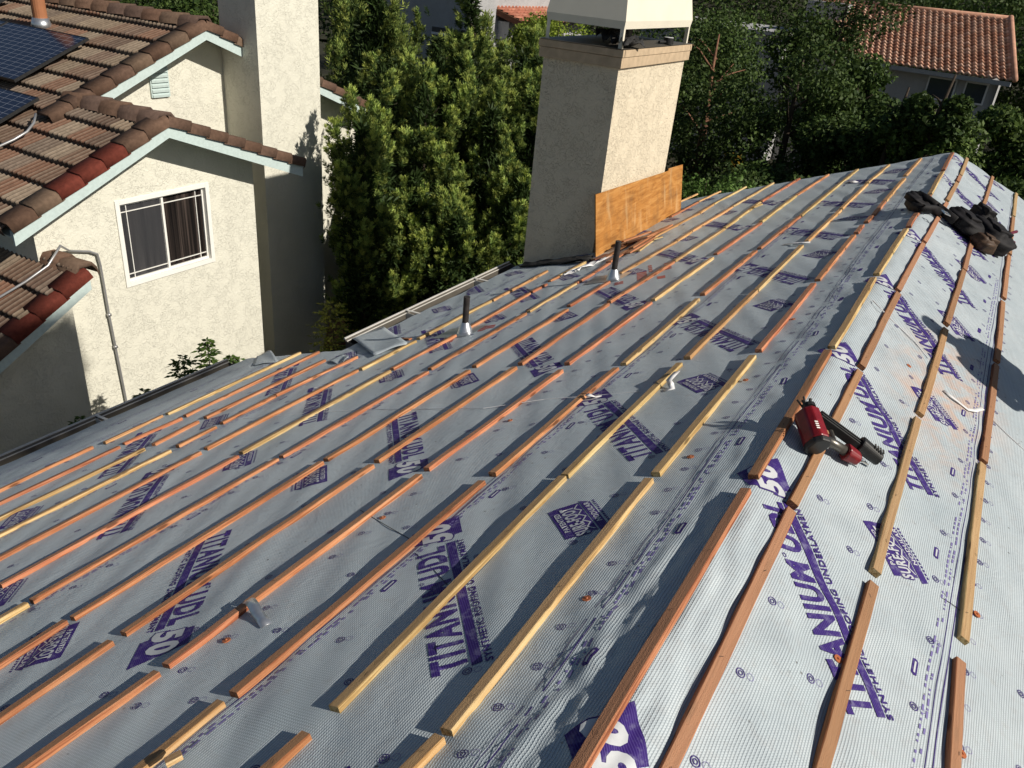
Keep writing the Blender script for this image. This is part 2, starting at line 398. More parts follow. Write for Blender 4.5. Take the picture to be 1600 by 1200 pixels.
# ---- printed marks on the sheet
IV, IF, IM = [], [], []
def ink_poly(pts, faces, mat, lift=.0016, sub=.03):
    """pts: (n,2) s,v ; conform to sheet, splitting long edges"""
    bm = bmesh.new(); vs = [bm.verts.new((p[0], p[1], 0)) for p in pts]
    for q in faces:
        try: bm.faces.new([vs[i] for i in q])
        except ValueError: pass
    bmesh.ops.triangulate(bm, faces=bm.faces[:])
    if min(abs(p[0]) for p in pts) < .3 and sub < .05: sub = .013; lift += .0007
    for _ in range(7):
        es = [e for e in bm.edges if e.calc_length() > sub]
        if not es: break
        bmesh.ops.subdivide_edges(bm, edges=es, cuts=1); bmesh.ops.triangulate(bm, faces=[f for f in bm.faces if len(f.verts) > 3])
    # keep the print right at the ridge fold
    bm.verts.ensure_lookup_table(); bm.verts.index_update()
    k = len(IV); xy = [(v.co.x, v.co.y) for v in bm.verts]
    for p in xy: IV.append((p[0], p[1], lift))
    for f in bm.faces:
        q = [v.index+k for v in f.verts]
        IF.append(q if f.normal.z > 0 else q[::-1]); IM.append(mat)
    bm.free()
_tc = {}
def text_mesh(body, bold=.02, shear=0.):
    key = (body, bold, shear)
    if key in _tc: return _tc[key]
    cu = bpy.data.curves.new("t", 'FONT'); cu.body = body; cu.size = 1; cu.offset = bold; cu.resolution_u = 3; cu.shear = shear; cu.space_character = 1.14; cu.fill_mode = 'FRONT'
    ob = bpy.data.objects.new("t", cu); COL.objects.link(ob); dg = bpy.context.evaluated_depsgraph_get(); dg.update()
    me = bpy.data.meshes.new_from_object(ob.evaluated_get(dg)); V = np.array([v.co[:2] for v in me.vertices]); Fc_ = [tuple(p.vertices) for p in me.polygons]
    bpy.data.objects.remove(ob); bpy.data.curves.remove(cu); bpy.data.meshes.remove(me)
    lo, hi = V.min(0), V.max(0); V = (V-lo)/(hi-lo)
    _tc[key] = (V, Fc_); return _tc[key]
class Fr:      # local frame on the sheet: x along text, y up
    def __init__(f, o, d):
        f.o = np.array(o, float); f.d = nrm(d); f.u = np.array([-f.d[1], f.d[0]])
    def p(f, x, y): return f.o+f.d*x+f.u*y
    def text(f, body, x0, x1, y0, y1, mat, bold=.03, lift=.0016, shear=0.):
        V, Fc_ = text_mesh(body, bold, shear); ink_poly([f.p(x0+(x1-x0)*a, y0+(y1-y0)*b) for a, b in V], Fc_, mat, lift)
    def quad(f, pts, mat, lift=.0013): ink_poly([f.p(*q) for q in pts], [tuple(range(len(pts)))], mat, lift)
def logo(o, d):
    a_ = -.052; d = (d[0]*math.cos(a_)-d[1]*math.sin(a_), d[0]*math.sin(a_)+d[1]*math.cos(a_)); f = Fr(o, d)   # origin = top-left corner of the first T
    f.text("TITANIUM", 0, .462, -.098, 0, 0, .045); f.text("UDL", .497, .69, -.098, 0, 0, .045)
    f.quad([(.0, -.104), (.70, -.104), (.70, -.134), (.0, -.134)], 0)
    f.text("SYNTHETIC ROOFING UNDERLAYMENT", -.005, .70, -.163, -.140, 0, .035)
    f.quad([(.745, .008), (.735, -.06), (.752, -.165), (.895, -.168), (.865, -.08), (.845, .008)], 0, .0012)
    f.text("50", .712, .862, -.138, -.018, 0, .14, .0016, .15); f.text("50", .718, .856, -.132, -.024, 1, .05, .0023, .15)
    ring(f.p(.475, -.005), .008, .005)
def ring(c, r1, r0, mat=0, n=14, lift=.0016):
    pts = []; 
    for k in range(n):
        t = 2*math.pi*k/n; pts += [(c[0]+r1*math.cos(t), c[1]+r1*math.sin(t)), (c[0]+r0*math.cos(t), c[1]+r0*math.sin(t))]
    ink_poly(pts, [(2*k, 2*((k+1) % n), 2*((k+1) % n)+1, 2*k+1) for k in range(n)], mat, lift, .1)
def surefoot(c, d):
    f = Fr(c, d); f.o = f.p(-.11, -.08)
    f.quad([(0, .12), (.0, .16), (.215, .16), (.22, .12), (.215, .05), (.0, .05)], 0, .0012)
    f.quad([(-.02, .045), (-.015, .012), (.20, .012), (.225, .045)], 0, .0012)
    f.text("PATENTED", .04, .18, .130, .150, 1, .03, .0021)
    f.text("SURE-FOOT", -.012, .205, .072, .128, 0, .09, .0017, .1)
    f.text("SURE-FOOT", -.008, .20, .076, .124, 1, .035, .0024, .1)
    f.text("NODULAR", .05, .20, .018, .038, 1, .03, .0021)
    pts = [(.01+.024*i, .058+(.014 if i % 2 else -.004)) for i in range(9)]
    for a, b in zip(pts[:-1], pts[1:]): f.quad([(a[0], a[1]), (b[0], b[1]), (b[0], b[1]+.006), (a[0], a[1]+.006)], 1, .0021)
    x = 0.0
    while x < .2: f.quad([(x, -.004), (x+.009, -.004), (x+.009, .004), (x, .004)], 0); x += .014
def spiral_mark(s, v, faint=False, flip=1):
    if not (-4.6 < s < 2.0): return
    n = 12 if v < 4 else 8
    ring((s, v), .0135, .0108, 0, n); ring((s, v), .0072, .0046, 0, n)
    if v < 3.6: ring((s+.026*flip, v+.012), .0105, .0092, 2, n)
def strip(x0, sg, v0, period=1.235, v1=10.0, slots=True):
    """x0 = s of the first T corner; sg=+1 text runs toward -s and away, -1 turned end for end"""
    k = -2
    while True:
        v = v0+k*period; k += 1
        if v > v1-.5: break
        if v < -1: continue
        s_ = x0
        if sg > 0: logo((s_, v), (-1, 1)); surefoot((s_+.005, v+.81), (-1, 1))
        else: logo((s_, v), (1, -1)); surefoot((s_-.01, v-.78), (1, -1))
def clipok(s, v): return not (s < sE2+.03 and v > YJ-.05) and s > sE1+.03
strip(.49, 1, 1.709); strip(-.507, 1, 1.171); strip(-1.99, -1, 2.95); strip(-2.71, 1, 1.523); strip(-3.62, 1, 2.05, v1=9.9); strip(1.62, 1, 1.35, v1=6)
for (c, sp, off) in ((-.268, .153, .967), (-.44, .308, 1.205), (-.735, .308, 1.08), (-.905, .308, 1.22), (-1.14, .308, 1.204), (-1.305, .155, 1.44), (-1.47, .308, 1.441), (-1.78, .308, 1.3), (-2.1, .308, 1.2), (-2.35, .155, 1.2), (-2.62, .308, 1.3), (-2.95, .308, 1.25), (-3.25, .308, 1.3), (-3.55, .155, 1.3), (-3.9, .308, 1.2), (-4.3, .308, 1.3),
                     (.20, .308, 1.53), (.36, .308, 1.70), (.66, .308, 1.9), (.80, .153, 1.6), (1.0, .308, 1.7), (1.2, .308, 1.6)):
    v = off-.6
    while v < 7.5:
        if clipok(c, v) and random.random() < .9: spiral_mark(c+random.uniform(-.012, .012), v, flip=1 if c < 0 else 1)
        v += sp
def lapline(s0, wd, v0=.5, v1=10, amp=.006, mat=0, dash=None):
    vs = np.arange(v0, v1, .08); 
    def sw(v): return s0+amp*np.sin(v*2.3+s0*9)
    if dash is None:
        pts = [(sw(v), v) for v in vs]+[(sw(v)+wd, v) for v in vs[::-1]]; n = len(vs)
        ink_poly(pts, [(i, i+1, 2*n-2-i, 2*n-1-i) for i in range(n-1)], mat, .0015, .2)
    else:
        v = v0
        while v < v1:
            L = random.uniform(*dash); 
            if random.random() < .72: ink_poly([(sw(v), v), (sw(v+L), v+L), (sw(v+L)+wd, v+L), (sw(v)+wd, v)], [(0, 1, 2, 3)], mat, .0015, .2)
            v += L+random.uniform(.004, .02)
for s0, hi in ((-.205, 10), (-1.0, 10), (-2.41, 9.9), (-3.43, 9.9), (-4.5, 4.1), (-4.78, 4.1), (.742, 10)):
    lapline(s0, .0035, v1=hi); lapline(s0-.022, .0022, v1=hi)
    lapline(s0+.018 if s0 < 0 else s0-.04, .006, v1=min(hi, 6.5), dash=(.006, .03), mat=2)
    lapline(s0+.030 if s0 < 0 else s0-.055, .006, v1=min(hi, 6.5), dash=(.006, .03), mat=2)
    v = 1.3+abs(s0)*.2
    while v < min(hi, 9):
        f = Fr((s0+(.065 if s0 < 0 else -.10), v), (0, 1)); r = .010
        pts = [(-.03, -r), (.03, -r), (.036, 0), (.03, r), (-.03, r), (-.036, 0)]; f.quad(pts, 0); f.quad([(-.024, -.003), (.024, -.003), (.024, .003), (-.024, .003)], 1, .0021) if v < 4 else None
        v += .62
# red prints of the patches by the two pipes
def redp(px, du, dv, n):
    P_ = left(px); f = Fr((-abs(P_[0])/math.cos(TL), P_[1]), (-.45, 1))
    for i in range(n): f.quad([(i*du/n, 0), (i*du/n+du/n*.72, 0), (i*du/n+du/n*.72, dv), (i*du/n, dv)], 3)
for px, du, dv, n in (((1012, 436), .34, .08, 6), ((1050, 420), .30, .05, 5), ((1020, 424), .3, .03, 4), ((974, 444), .12, .07, 3), ((1040, 434), .14, .06, 1), ((835, 486), .11, .07, 4), ((758, 516), .14, .06, 3), ((706, 534), .13, .06, 4), ((772, 512), .10, .06, 2)):
    redp(px, du, dv, n)
IVa = np.array(IV); ok = (IVa[:, 0] > sE1+.02) & (IVa[:, 0] < sR_-.05) & (IVa[:, 1] < YF-.03) & (IVa[:, 1] > YN) & ~((IVa[:, 0] < sE2+.02) & (IVa[:, 1] > YJ-.03))
Fk = [i for i, q in enumerate(IF) if all(ok[j] for j in q)]
pos = S(IVa[:, 0], IVa[:, 1], IVa[:, 2])
Ft = np.array([IF[i] for i in Fk]); Fm = [IM[i] for i in Fk]
used = np.unique(Ft); remap = -np.ones(len(IVa), int); remap[used] = np.arange(len(used))
mkobj("printing", pos[used], remap[Ft], ['ink_purple', 'ink_white', 'ink_faint', 'ink_red'], under, False, midx=Fm, uv=IVa[used, :2])

# ---- torn flaps of sheet at the stepped eave
def flap(corner_px, hts):
    base = [left(p) for p in corner_px]; n = 8; V = []; 
    for i in range(n+1):
        for j in range(n+1):
            a, b = i/n, j/n
            p = base[0]*(1-a)*(1-b)+base[1]*a*(1-b)+base[2]*a*b+base[3]*(1-a)*b
            h = hts[0]*(1-a)*(1-b)+hts[1]*a*(1-b)+hts[2]*a*b+hts[3]*(1-a)*b
            V.append(p+NL*(.008+h+.012*math.sin(a*5+b*4)*a))
    Fq = np.array([(i*(n+1)+j, i*(n+1)+j+1, (i+1)*(n+1)+j+1, (i+1)*(n+1)+j) for i in range(n) for j in range(n)])
    o = mkobj("underlayment_flap", np.array(V), Fq, 'underlayment', house, True, uv=np.array(V)[:, :2])
    m = o.modifiers.new("t", 'SOLIDIFY'); m.thickness = .0015
flap([(548, 531), (586, 559), (640, 541), (600, 512)], (.018, .02, .003, .003))
flap([(395, 573), (436, 566), (424, 551), (402, 558)], (.0, .004, .008, .0))
flap([(513, 566), (532, 572), (547, 562), (536, 555)], (.0, .004, .006, .0))

# ---- gutters
def gutter(x, z, y0, y1, hangers, name="gutter"):
    prof = [(0, 0), (-.012, -.004), (-.012, -.11), (-.125, -.11), (-.135, -.02), (-.15, -.0), (-.15, .008), (-.138, .008), (-.125, -.022), (-.118, -.10), (-.004, -.10), (0, 0)]
    m = MB(); V = [(x+p[0], y, z+p[1]) for y in (y0, y1) for p in prof[:-1]]; n = len(prof)-1
    m.add(V, [(i, (i+1) % n, (i+1) % n+n, i+n) for i in range(n)], 0)
    m.box((x-.152, y0, z+.002), (x-.138, y1, z+.016), 1); m.box((x-.1235, y0, z-.008), (x-.1175, y1, z-.002), 1)
    m.box((x-.135, y0, z-.1), (x, y0+.004, z-.01)); m.box((x-.135, y1-.004, z-.1), (x, y1, z-.01))
    g = m.build(name, ['gutter_brown', 'gutter_lip'], house)
    for y in hangers:
        h = MB(); h.frame_box((x-.145, y-.012, z+.012), (.17, 0, .012), (0, .024, 0), (0, 0, .004)); h.box((x-.13, y-.02, z-.095), (x-.0, y-.017, z+.002)); h.build("gutter_hanger", 'gutter_lip', g)
zg1 = float(left((185, 650))[2]); 
gutter(XE1+.012, -1.872, YN, 4.17, [2.93, 1.4, -.2]); gutter(XE2+.012, -1.425, 4.45, 7.03, [5.25, 6.35])

# ---- chimney
cx0, cx1, cy0, cy1 = -3.54, -2.763, 7.065, 8.765
m = MB(); m.box((cx0, cy0, -4.6), (cx1, cy1, .70)); ch = m.build("chimney", 'stucco_warm', house)
m = MB()
for (a, b) in (((cx0-.035, cy0-.035), (cx1+.035, cy0)), ((cx0-.035, cy1), (cx1+.035, cy1+.035)), ((cx0-.035, cy0), (cx0, cy1)), ((cx1, cy0), (cx1+.035, cy1))):
    m.box((a[0], a[1], .645), (b[0], b[1], .735)); 
    ex = .008
    m.box((a[0]-ex, a[1]-ex, .738), (b[0]+ex, b[1]+ex, .80))
m.build("chimney_trim", 'trim_tan', ch, bevel=.003)
m = MB()   # flat metal chase cover, slightly crowned
V = []; n = 6
for i in range(n+1):
    for j in range(n+1):
        a, b = i/n, j/n; V.append((cx0-.05+(cx1-cx0+.10)*a, cy0-.05+(cy1-cy0+.10)*b, .806+.03*math.sin(math.pi*a)*math.sin(math.pi*b)))
m.add(V, [(i*(n+1)+j, (i+1)*(n+1)+j, (i+1)*(n+1)+j+1, i*(n+1)+j+1) for i in range(n) for j in range(n)])
m.build("chimney_cover", 'gutter_brown', ch, smooth=True)
m = MB()   # tapered metal shroud
ix0, ix1, iy0, iy1 = cx0+.0, cx1-.0, cy0+.0, cy1-.0
zb, zm, zt = .965, 1.03, 1.42
def ringv(x0, x1, y0, y1, z): return [(x0, y0, z), (x1, y0, z), (x1, y1, z), (x0, y1, z)]
R0 = ringv(ix0, ix1, iy0, iy1, zb); R1 = ringv(ix0-.01, ix1+.01, iy0-.01, iy1+.01, zm); R2 = ringv(ix0+.05, ix1-.05, iy0+.07, iy1-.07, zt); R3 = ringv(ix0+.05, ix1-.05, iy0+.07, iy1-.07, zt+.12)
m.add(R0+R1+R2+R3, [(4*k+i, 4*k+(i+1) % 4, 4*k+4+(i+1) % 4, 4*k+4+i) for k in range(3) for i in range(4)]+[(12, 13, 14, 15)])
m.build("chimney_shroud", 'metal_cream', ch)
for (x, y) in ((ix0, iy0), (ix1-.035, iy0), (ix1-.035, iy1-.035), (ix0, iy1-.035)):
    m = MB(); m.box((x, y, .80), (x+.035, y+.004, zb+.03)); m.box((x, y+.004, .80), (x+.004, y+.035, zb+.03)) if x == ix0 else m.box((x+.031, y+.004, .80), (x+.035, y+.035, zb+.03))
    m.build("shroud_leg", 'metal_cream', ch)
m = MB(); m.tube([(-3.15, 7.9, .8), (-3.15, 7.9, .93)], .11, 20); m.build("flue", 'metal_dark', ch, smooth=False)

# ---- vent pipes
for px, ht, nm in (((726, 519), .25, 1), ((957.5, 435), .285, 2)):
    b = left(px); m = MB(); m.tube([b-np.array([0, 0, .03]), b+np.array([0, 0, ht+.03])], .0235, 16)
    pr = np.array(b); vp = m.build("vent_pipe", 'pipe_black', house)
    m = MB(); V = []
    for (h, r) in ((-.015, .062), (.005, .056), (.075, .031), (.082, .025)):
        for k in range(20):
            t = 2*math.pi*k/20; p = b+np.array([r*math.cos(t), r*math.sin(t), 0]); 
            p[2] = (b[2]+ (p[0]-b[0])*math.tan(TL)*(1 if h < .01 else .25))+h; V.append(p)
    m.add(V, [(20*i+k, 20*i+(k+1) % 20, 20*i+20+(k+1) % 20, 20*i+20+k) for i in range(3) for k in range(20)])
    m.build("pipe_flashing", 'galv', vp, smooth=True)
    P_ = b; s0 = -abs(P_[0])/math.cos(TL); m = MB(); V = []; n = 6
    for i in range(n+1):
        for j in range(n+1): 
            q = S(s0-.21+.33*i/n, P_[1]-.13+.26*j/n, .004); V.append(q)
    m.add(V, [(i*(n+1)+j, (i+1)*(n+1)+j, (i+1)*(n+1)+j+1, i*(n+1)+j+1) for i in range(n) for j in range(n)]); m.build("flashing_base", 'galv', vp, smooth=True)

# ---- battens
def batten(P0, P1, Nn, down, t, wd, mat, top_left, name="roof_batten"):
    d = P1-P0; L = np.linalg.norm(d); ex = d/L; ez = Nn; ey = np.cross(ez, ex); ey /= np.linalg.norm(ey)
    if ey@down < 0: ey = -ey
    org = P0-(Nn*t if top_left else 0)
    n = max(2, int(L/.12)); c = .0022; hw = wd
    prof = [(0, 0), (hw, 0), (hw, t-c), (hw-c, t), (c, t), (0, t-c)]
    V = []; bo = random.uniform(-.003, .003); ph = random.uniform(0, 6)
    for i in range(n+1):
        a = i/n; x = a*L; yy = bo*math.sin(math.pi*a)+.0006*math.sin(ph+a*13); zz = .0007*math.sin(ph+a*9)
        e0 = random.uniform(-.0015, .0015) if i in (0, n) else 0
        for k, (y, z) in enumerate(prof): V.append((x+e0*(k % 2), y+yy+random.uniform(-.0004, .0004), max(z+zz, 0)-.001))
    K = len(prof); Fq = [(i*K+k, i*K+(k+1) % K, (i+1)*K+(k+1) % K, (i+1)*K+k) for i in range(n) for k in range(K)]+[tuple(range(K-1, -1, -1)), tuple(n*K+k for k in range(K))]
    nf0 = len(Fq)
    if not name.startswith("wood") and np.linalg.norm(P0-CAM) < 7.5:
        xq = random.uniform(.05, .2)
        while xq < L-.03:
            an = random.uniform(-.9, .9); yq = wd*random.uniform(.3, .7); ca, sa = math.cos(an), math.sin(an); b0 = len(V)
            for (u_, w_) in ((-.007, -.0007), (.007, -.0007), (.007, .0007), (-.007, .0007)): V.append((xq+u_*ca-w_*sa, yq+u_*sa+w_*ca, t+.0012))
            Fq.append((b0, b0+1, b0+2, b0+3)); xq += random.uniform(.28, .5)
    Mx = Matrix(((ex[0], ey[0], ez[0], org[0]), (ex[1], ey[1], ez[1], org[1]), (ex[2], ey[2], ez[2], org[2]), (0, 0, 0, 1)))
    me = bpy.data.meshes.new(name)
    if np.cross(ex, ey)@ez < 0:  # mirror locally instead of a reflected matrix
        V = [(x, -y, z) for x, y, z in V]; Mx = Matrix(((ex[0], -ey[0], ez[0], org[0]), (ex[1], -ey[1], ez[1], org[1]), (ex[2], -ey[2], ez[2], org[2]), (0, 0, 0, 1)))
    else: Fq = [q[::-1] for q in Fq]
    me.from_pydata(V, [], Fq); me.update()
    bm = bmesh.new(); bm.from_mesh(me); bmesh.ops.recalc_face_normals(bm, faces=bm.faces); bm.to_mesh(me); bm.free()
    me.materials.append(MAT[mat]); me.materials.append(MAT['thread'])
    for i_ in range(nf0, len(me.polygons)): me.polygons[i_].material_index = 1
    o = bpy.data.objects.new(name, me); COL.objects.link(o); o.matrix_world = Mx; WLOC[o.name] = org
    return o
LROWS = [
 ('OOYYOOYO', [((887,1260),(1174,771)),((1186,749),(1300,552)),((1306,546),(1370,437)),((1375,431),(1420,360)),((1424,356),(1433,340)),((1434,339),(1456,307)),((1457,305),(1476,270)),((1477,267),(1491,240))]),
 ('TYYOOOOOTT', [((600,1262),(697,1162)),((709,1152),(1022,754)),((1032,745),(1182,560)),((1191,551),(1276,446)),((1282,440),(1338,370)),((1342,366),(1351,354)),((1357,349),(1366,339)),((1369,337),(1385,317)),((1386,316),(1416,280)),((1417,276),(1441,249))]),
 ('OYYTYTTY', [((372,1262),(488,1156)),((532,1115),(886,750)),((889,748),(1067,572)),((1079,562),(1185,457)),((1186,456),(1256,386)),((1264,379),(1316,330)),((1317,328),(1357,289)),((1358,287),(1391,259))]),
 ('TOOOYOOY', [((165,1262),(354,1105)),((374,1092),(760,757)),((776,745),(917,621)),((918,620),(968,579)),((979,572),(1094,470)),((1102,462),(1184,394)),((1190,390),(1252,340)),((1254,339),(1342,266))]),
 ('OOOOOYOYO', [((-30,1262),(253,1058)),((267,1047),(391,951)),((392,950),(661,747)),((672,737),(881,582)),((891,571),(1020,475)),((1024,471),(1116,405)),((1121,399),(1191,350)),((1192,348),(1246,307)),((1247,306),(1296,274))]),
 ('OOOOOYYO', [((-60,1176),(180,1009)),((199,996),(586,731)),((594,724),(809,577)),((817,571),(953,477)),((955,474),(1055,411)),((1056,410),(1134,359)),((1135,358),(1190,317)),((1192,316),(1251,280))]),
 ('OOOOOTTTY', [((-60,1086),(108,976)),((119,971),(507,726)),((514,722),(736,582)),((745,575),(889,486)),((892,480),(954,442)),((972,429),(1059,379)),((1060,378),(1082,364)),((1083,363),(1146,325)),((1147,324),(1210,287))]),
 ('YOOOYOOTTY', [((-60,1012),(47,948)),((54,944),(437,721)),((444,717),(671,584)),((675,579),(824,492)),((829,489),(902,445)),((903,444),(930,429)),((931,428),(955,412)),((1024,372),(1094,335)),((1095,334),(1116,321)),((1117,320),(1167,293))]),
 ('OOYOOOOYOT', [((-60,955),(-8,927)),((5,920),(375,716)),((381,711),(612,582)),((616,579),(714,526)),((736,514),(830,460)),((833,458),(856,446)),((861,441),(875,434)),((876,433),(926,406)),((1050,340),(1092,317)),((1093,316),(1127,300))]),
 ('OOYYTT', [((-70,915),(316,710)),((325,704),(561,581)),((567,579),(652,535)),((657,531),(769,472)),((772,471),(857,425)),((1060,318),(1091,304))]),
 ('YOOO', [((-70,876),(269,707)),((281,700),(340,670)),((350,664),(432,621)),((433,620),(560,560))]),
 ('YOO', [((-70,848),(228,704)),((244,697),(312,661)),((324,655),(510,565))]),
 ('OOO', [((-70,824),(189,701)),((196,696),(286,656)),((292,652),(500,552))]),
 ('OTY', [((-70,803),(147,701)),((166,694),(256,652)),((264,649),(471,553))]),
]
RROWS = [
 ('OOOOOTOY', [((1003,1262),(1232,790)),((1235,780),(1340,575)),((1344,567),(1401,454)),((1401,449),(1441,377)),((1443,374),(1478,314)),((1479,310),(1494,283)),((1495,281),(1499,272)),((1500,271),(1510,245))]),
 ('OYTOOOO', [((1258,1262),(1360,905)),((1364,886),(1431,649)),((1435,641),(1475,510)),((1477,501),(1504,419)),((1505,418),(1527,343)),((1528,341),(1534,322)),((1535,320),(1550,274))]),
 ('OYOOOOY', [((1481,1262),(1496,1025)),((1502,992),(1532,720)),((1534,715),(1554,566)),((1556,560),(1565,468)),((1567,462),(1575,397)),((1576,394),(1582,337)),((1583,335),(1587,300))]),
]
ORD = ["first", "second", "third", "fourth", "fifth", "sixth", "seventh", "eighth", "ninth", "tenth", "eleventh", "twelfth", "thirteenth", "fourteenth"]
CN = {'O': 'orange-stained', 'Y': 'pale yellow', 'T': 'tan'}; MN = {'O': 'wood_orange', 'Y': 'wood_yellow', 'T': 'wood_tan'}
def size_word(L): return "short" if L < .5 else ("shortened" if L < .95 else "full-length")
def lay(rows, lft):
    for i, (cols, pcs) in enumerate(rows):
        N_, Pf = (NL, left) if lft else (NR, right)
        down = np.array([-math.cos(TL), 0, -math.sin(TL)]) if lft else np.array([math.cos(TR), 0, -math.sin(TR)])
        for j, ((a, b), cl) in enumerate(zip(pcs, cols)):
            t = .0195 if lft else .023; P0 = Pf(a, .002 if lft else t); P1 = Pf(b, .002 if lft else t)
            o = batten(P0, P1, N_, down, t, .034+random.uniform(-.0015, .0015), ('wood_red' if (cl == 'O' and not lft) else MN[cl]), not lft)
            L = np.linalg.norm(P1-P0)
            row = f"{ORD[i]} row {'left' if lft else 'right'} of the ridge"
            lab = f"{CN[cl]} {size_word(L)} batten, {ORD[j]} from the near end, {row}"
            tag(o, lab, "batten", "wooden battens nailed along the roof")
lay(LROWS, True); lay(RROWS, False)
# offcut lying across a batten end at the bottom
def stick(p0, p1, w_, t_, mat, label, name="wood_offcut", group=None, up=(0, 0, 1), cat="wood piece"):
    p0, p1 = np.array(p0), np.array(p1); o = batten(p0, p1, nrm(np.cross(np.cross(p1-p0, up), p1-p0)), np.array([-1, 0, 0]), t_, w_, mat, False, name)
    return tag(o, label, cat, group)
stick(left((262, 1200), .03), left((287, 1186), .03), .03, .012, 'wood_yellow', "short yellow offcut against a tan batten at the bottom left edge", up=NL)
stick(left((628, 529), .003), left((644, 530), .003), .03, .012, 'wood_orange', "lone brick-red wood chip lying between the eave and the shorter vent pipe", up=NL)
stick(left((1022, 375), .02), left((1036, 371), .02), .03, .012, 'wood_yellow', "tiny yellow offcut beside the plywood's right foot", up=NL)
stick(left((1179, 325), .02), left((1192, 320), .02), .03, .015, 'wood_yellow', "small yellow offcut lying beside a batten far up the left slope", up=NL)
# pile of red scraps at the foot of the plywood
pile = [((946, 405), (1005, 372), 0, 'wood_orange'), ((968, 402), (1030, 366), .0, 'wood_orange'), ((985, 396), (1025, 372), .02, 'wood_orange'), ((1000, 393), (1028, 372), .0, 'wood_yellow'),
        ((972, 385), (1000, 372), .03, 'wood_dark'), ((975, 378), (1018, 363), .045, 'wood_orange'), ((990, 388), (1040, 357), .035, 'wood_orange'), ((1003, 377), (1052, 352), .02, 'wood_orange'), ((955, 410), (985, 392), .015, 'wood_orange'), ((980, 380), (1012, 372), .05, 'wood_dark'), ((930, 407), (950, 398), .01, 'wood_dark'), ((1010, 372), (1046, 356), .05, 'wood_orange')]
for i, (a, b, h, mt) in enumerate(pile):
    kind = {'wood_orange': 'brick-red', 'wood_yellow': 'yellow', 'wood_dark': 'dark'}[mt]
    o = stick(left(a, h+.004), left(b, h+.004), .05, .014, mt, f"{kind} wooden strip in the heap at the plywood's foot" , group=f"{kind} strips heaped at the foot of the plywood", up=NL)
# plywood sheet leaning on the chimney
pb0 = left((931, 402), .0); pb1 = left((1064, 349), .0)
def on_lean(px, base, topx):
    # plane through base line (along y) leaning towards chimney
    n = nrm(np.cross(np.array([0, 1, 0]), np.array([topx-base[0], 0, .68]))); return onplane(px, n, n@base)
pt0 = on_lean((931, 304), pb0, -2.745); pt1 = on_lean((1067, 257), pb0, -2.745); pb1 = on_lean((1063, 345), pb0, -2.745)
ptm = on_lean((1045, 267), pb0, -2.745); ptm2 = on_lean((1046, 263), pb0, -2.745)
nn = nrm(np.cross(pb1-pb0, pt0-pb0)); nn = nn if nn[0] > 0 else -nn
m = MB(); outl = [pb0, pb1, pt1, ptm2, ptm, pt0]; k = len(outl); th_ = .011
m.add([p for p in outl]+[p-nn*th_ for p in outl], [tuple(range(k)), tuple(range(2*k-1, k-1, -1))]+[(i, k+i, k+(i+1) % k, (i+1) % k) for i in range(k)])
o = m.build("plywood_sheet", 'plywood'); tag(o, "weathered orange plywood sheet leaning against the sunlit side of the near chimney", "plywood")
bm = bmesh.new(); bm.from_mesh(o.data); bmesh.ops.recalc_face_normals(bm, faces=bm.faces); bm.to_mesh(o.data); bm.free()

# crumpled roofing felt at the chimney's foot and on its cover
def crumple(name, P0, U, Vv, Nn, n, amp, mat, label, cat, seed, parent=None):
    rg = np.random.default_rng(seed); A = rg.uniform(0, 1, (n+1, n+1)); V = []
    for i in range(n+1):
        for j in range(n+1):
            q = P0+U*(i/n+rg.uniform(-.3, .3)/n)+Vv*(j/n+rg.uniform(-.3, .3)/n)+Nn*(A[i, j]*amp+.004); V.append(q)
    Fq = np.array([(i*(n+1)+j, (i+1)*(n+1)+j, (i+1)*(n+1)+j+1, i*(n+1)+j+1) for i in range(n) for j in range(n)])
    o = mkobj(name, np.array(V), Fq, mat, parent); md = o.modifiers.new("t", 'SOLIDIFY'); md.thickness = .003
    return tag(o, label, cat)
crumple("roofing_felt", left((822, 414)), left((930, 405))-left((822, 414)), np.array([.02, -.16, 0]), NL, 8, .05, 'felt', "black crumpled felt strip along the chimney's base at the roof", "felt", 3)
crumple("roofing_felt", np.array([-2.90, 7.10, .83]), np.array([.20, -.10, -.015]), np.array([.04, .36, 0]), np.array([0, 0, 1.]), 6, .09, 'felt', "torn black felt scrap hanging over the near corner of the chimney top", "felt", 5)
crumple("roofing_felt", np.array([-3.1, 7.18, .83]), np.array([.22, .0, .0]), np.array([.0, .4, 0]), np.array([0, 0, 1.]), 5, .12, 'felt', "black felt heap under the shroud in the middle of the chimney top", "felt", 9)
crumple("plastic_film", left((905, 425)), left((955, 405))-left((905, 425)), left((880, 432))-left((905, 425))+np.array([0, -.05, 0]), NL, 7, .035, 'tape_white', "clear crinkled plastic scrap on the roof between chimney and tall vent pipe", "plastic", 12)
m = MB(); m.tube([(-2.755, 8.18, .815), (-2.755, 8.18, .875)], .05, 20, 0); m.tube([(-2.755, 8.18, .872), (-2.755, 8.18, .878)], .046, 20, 1); m.tube([(-2.79, 8.02, .835), (-2.77, 8.14, .835)], .014, 8, 0)
tag(m.build("lidded_tin", ['black_rubber', 'white_metal']), "small black tin with a silver lid on the sunlit rim of the chimney top", "tin")

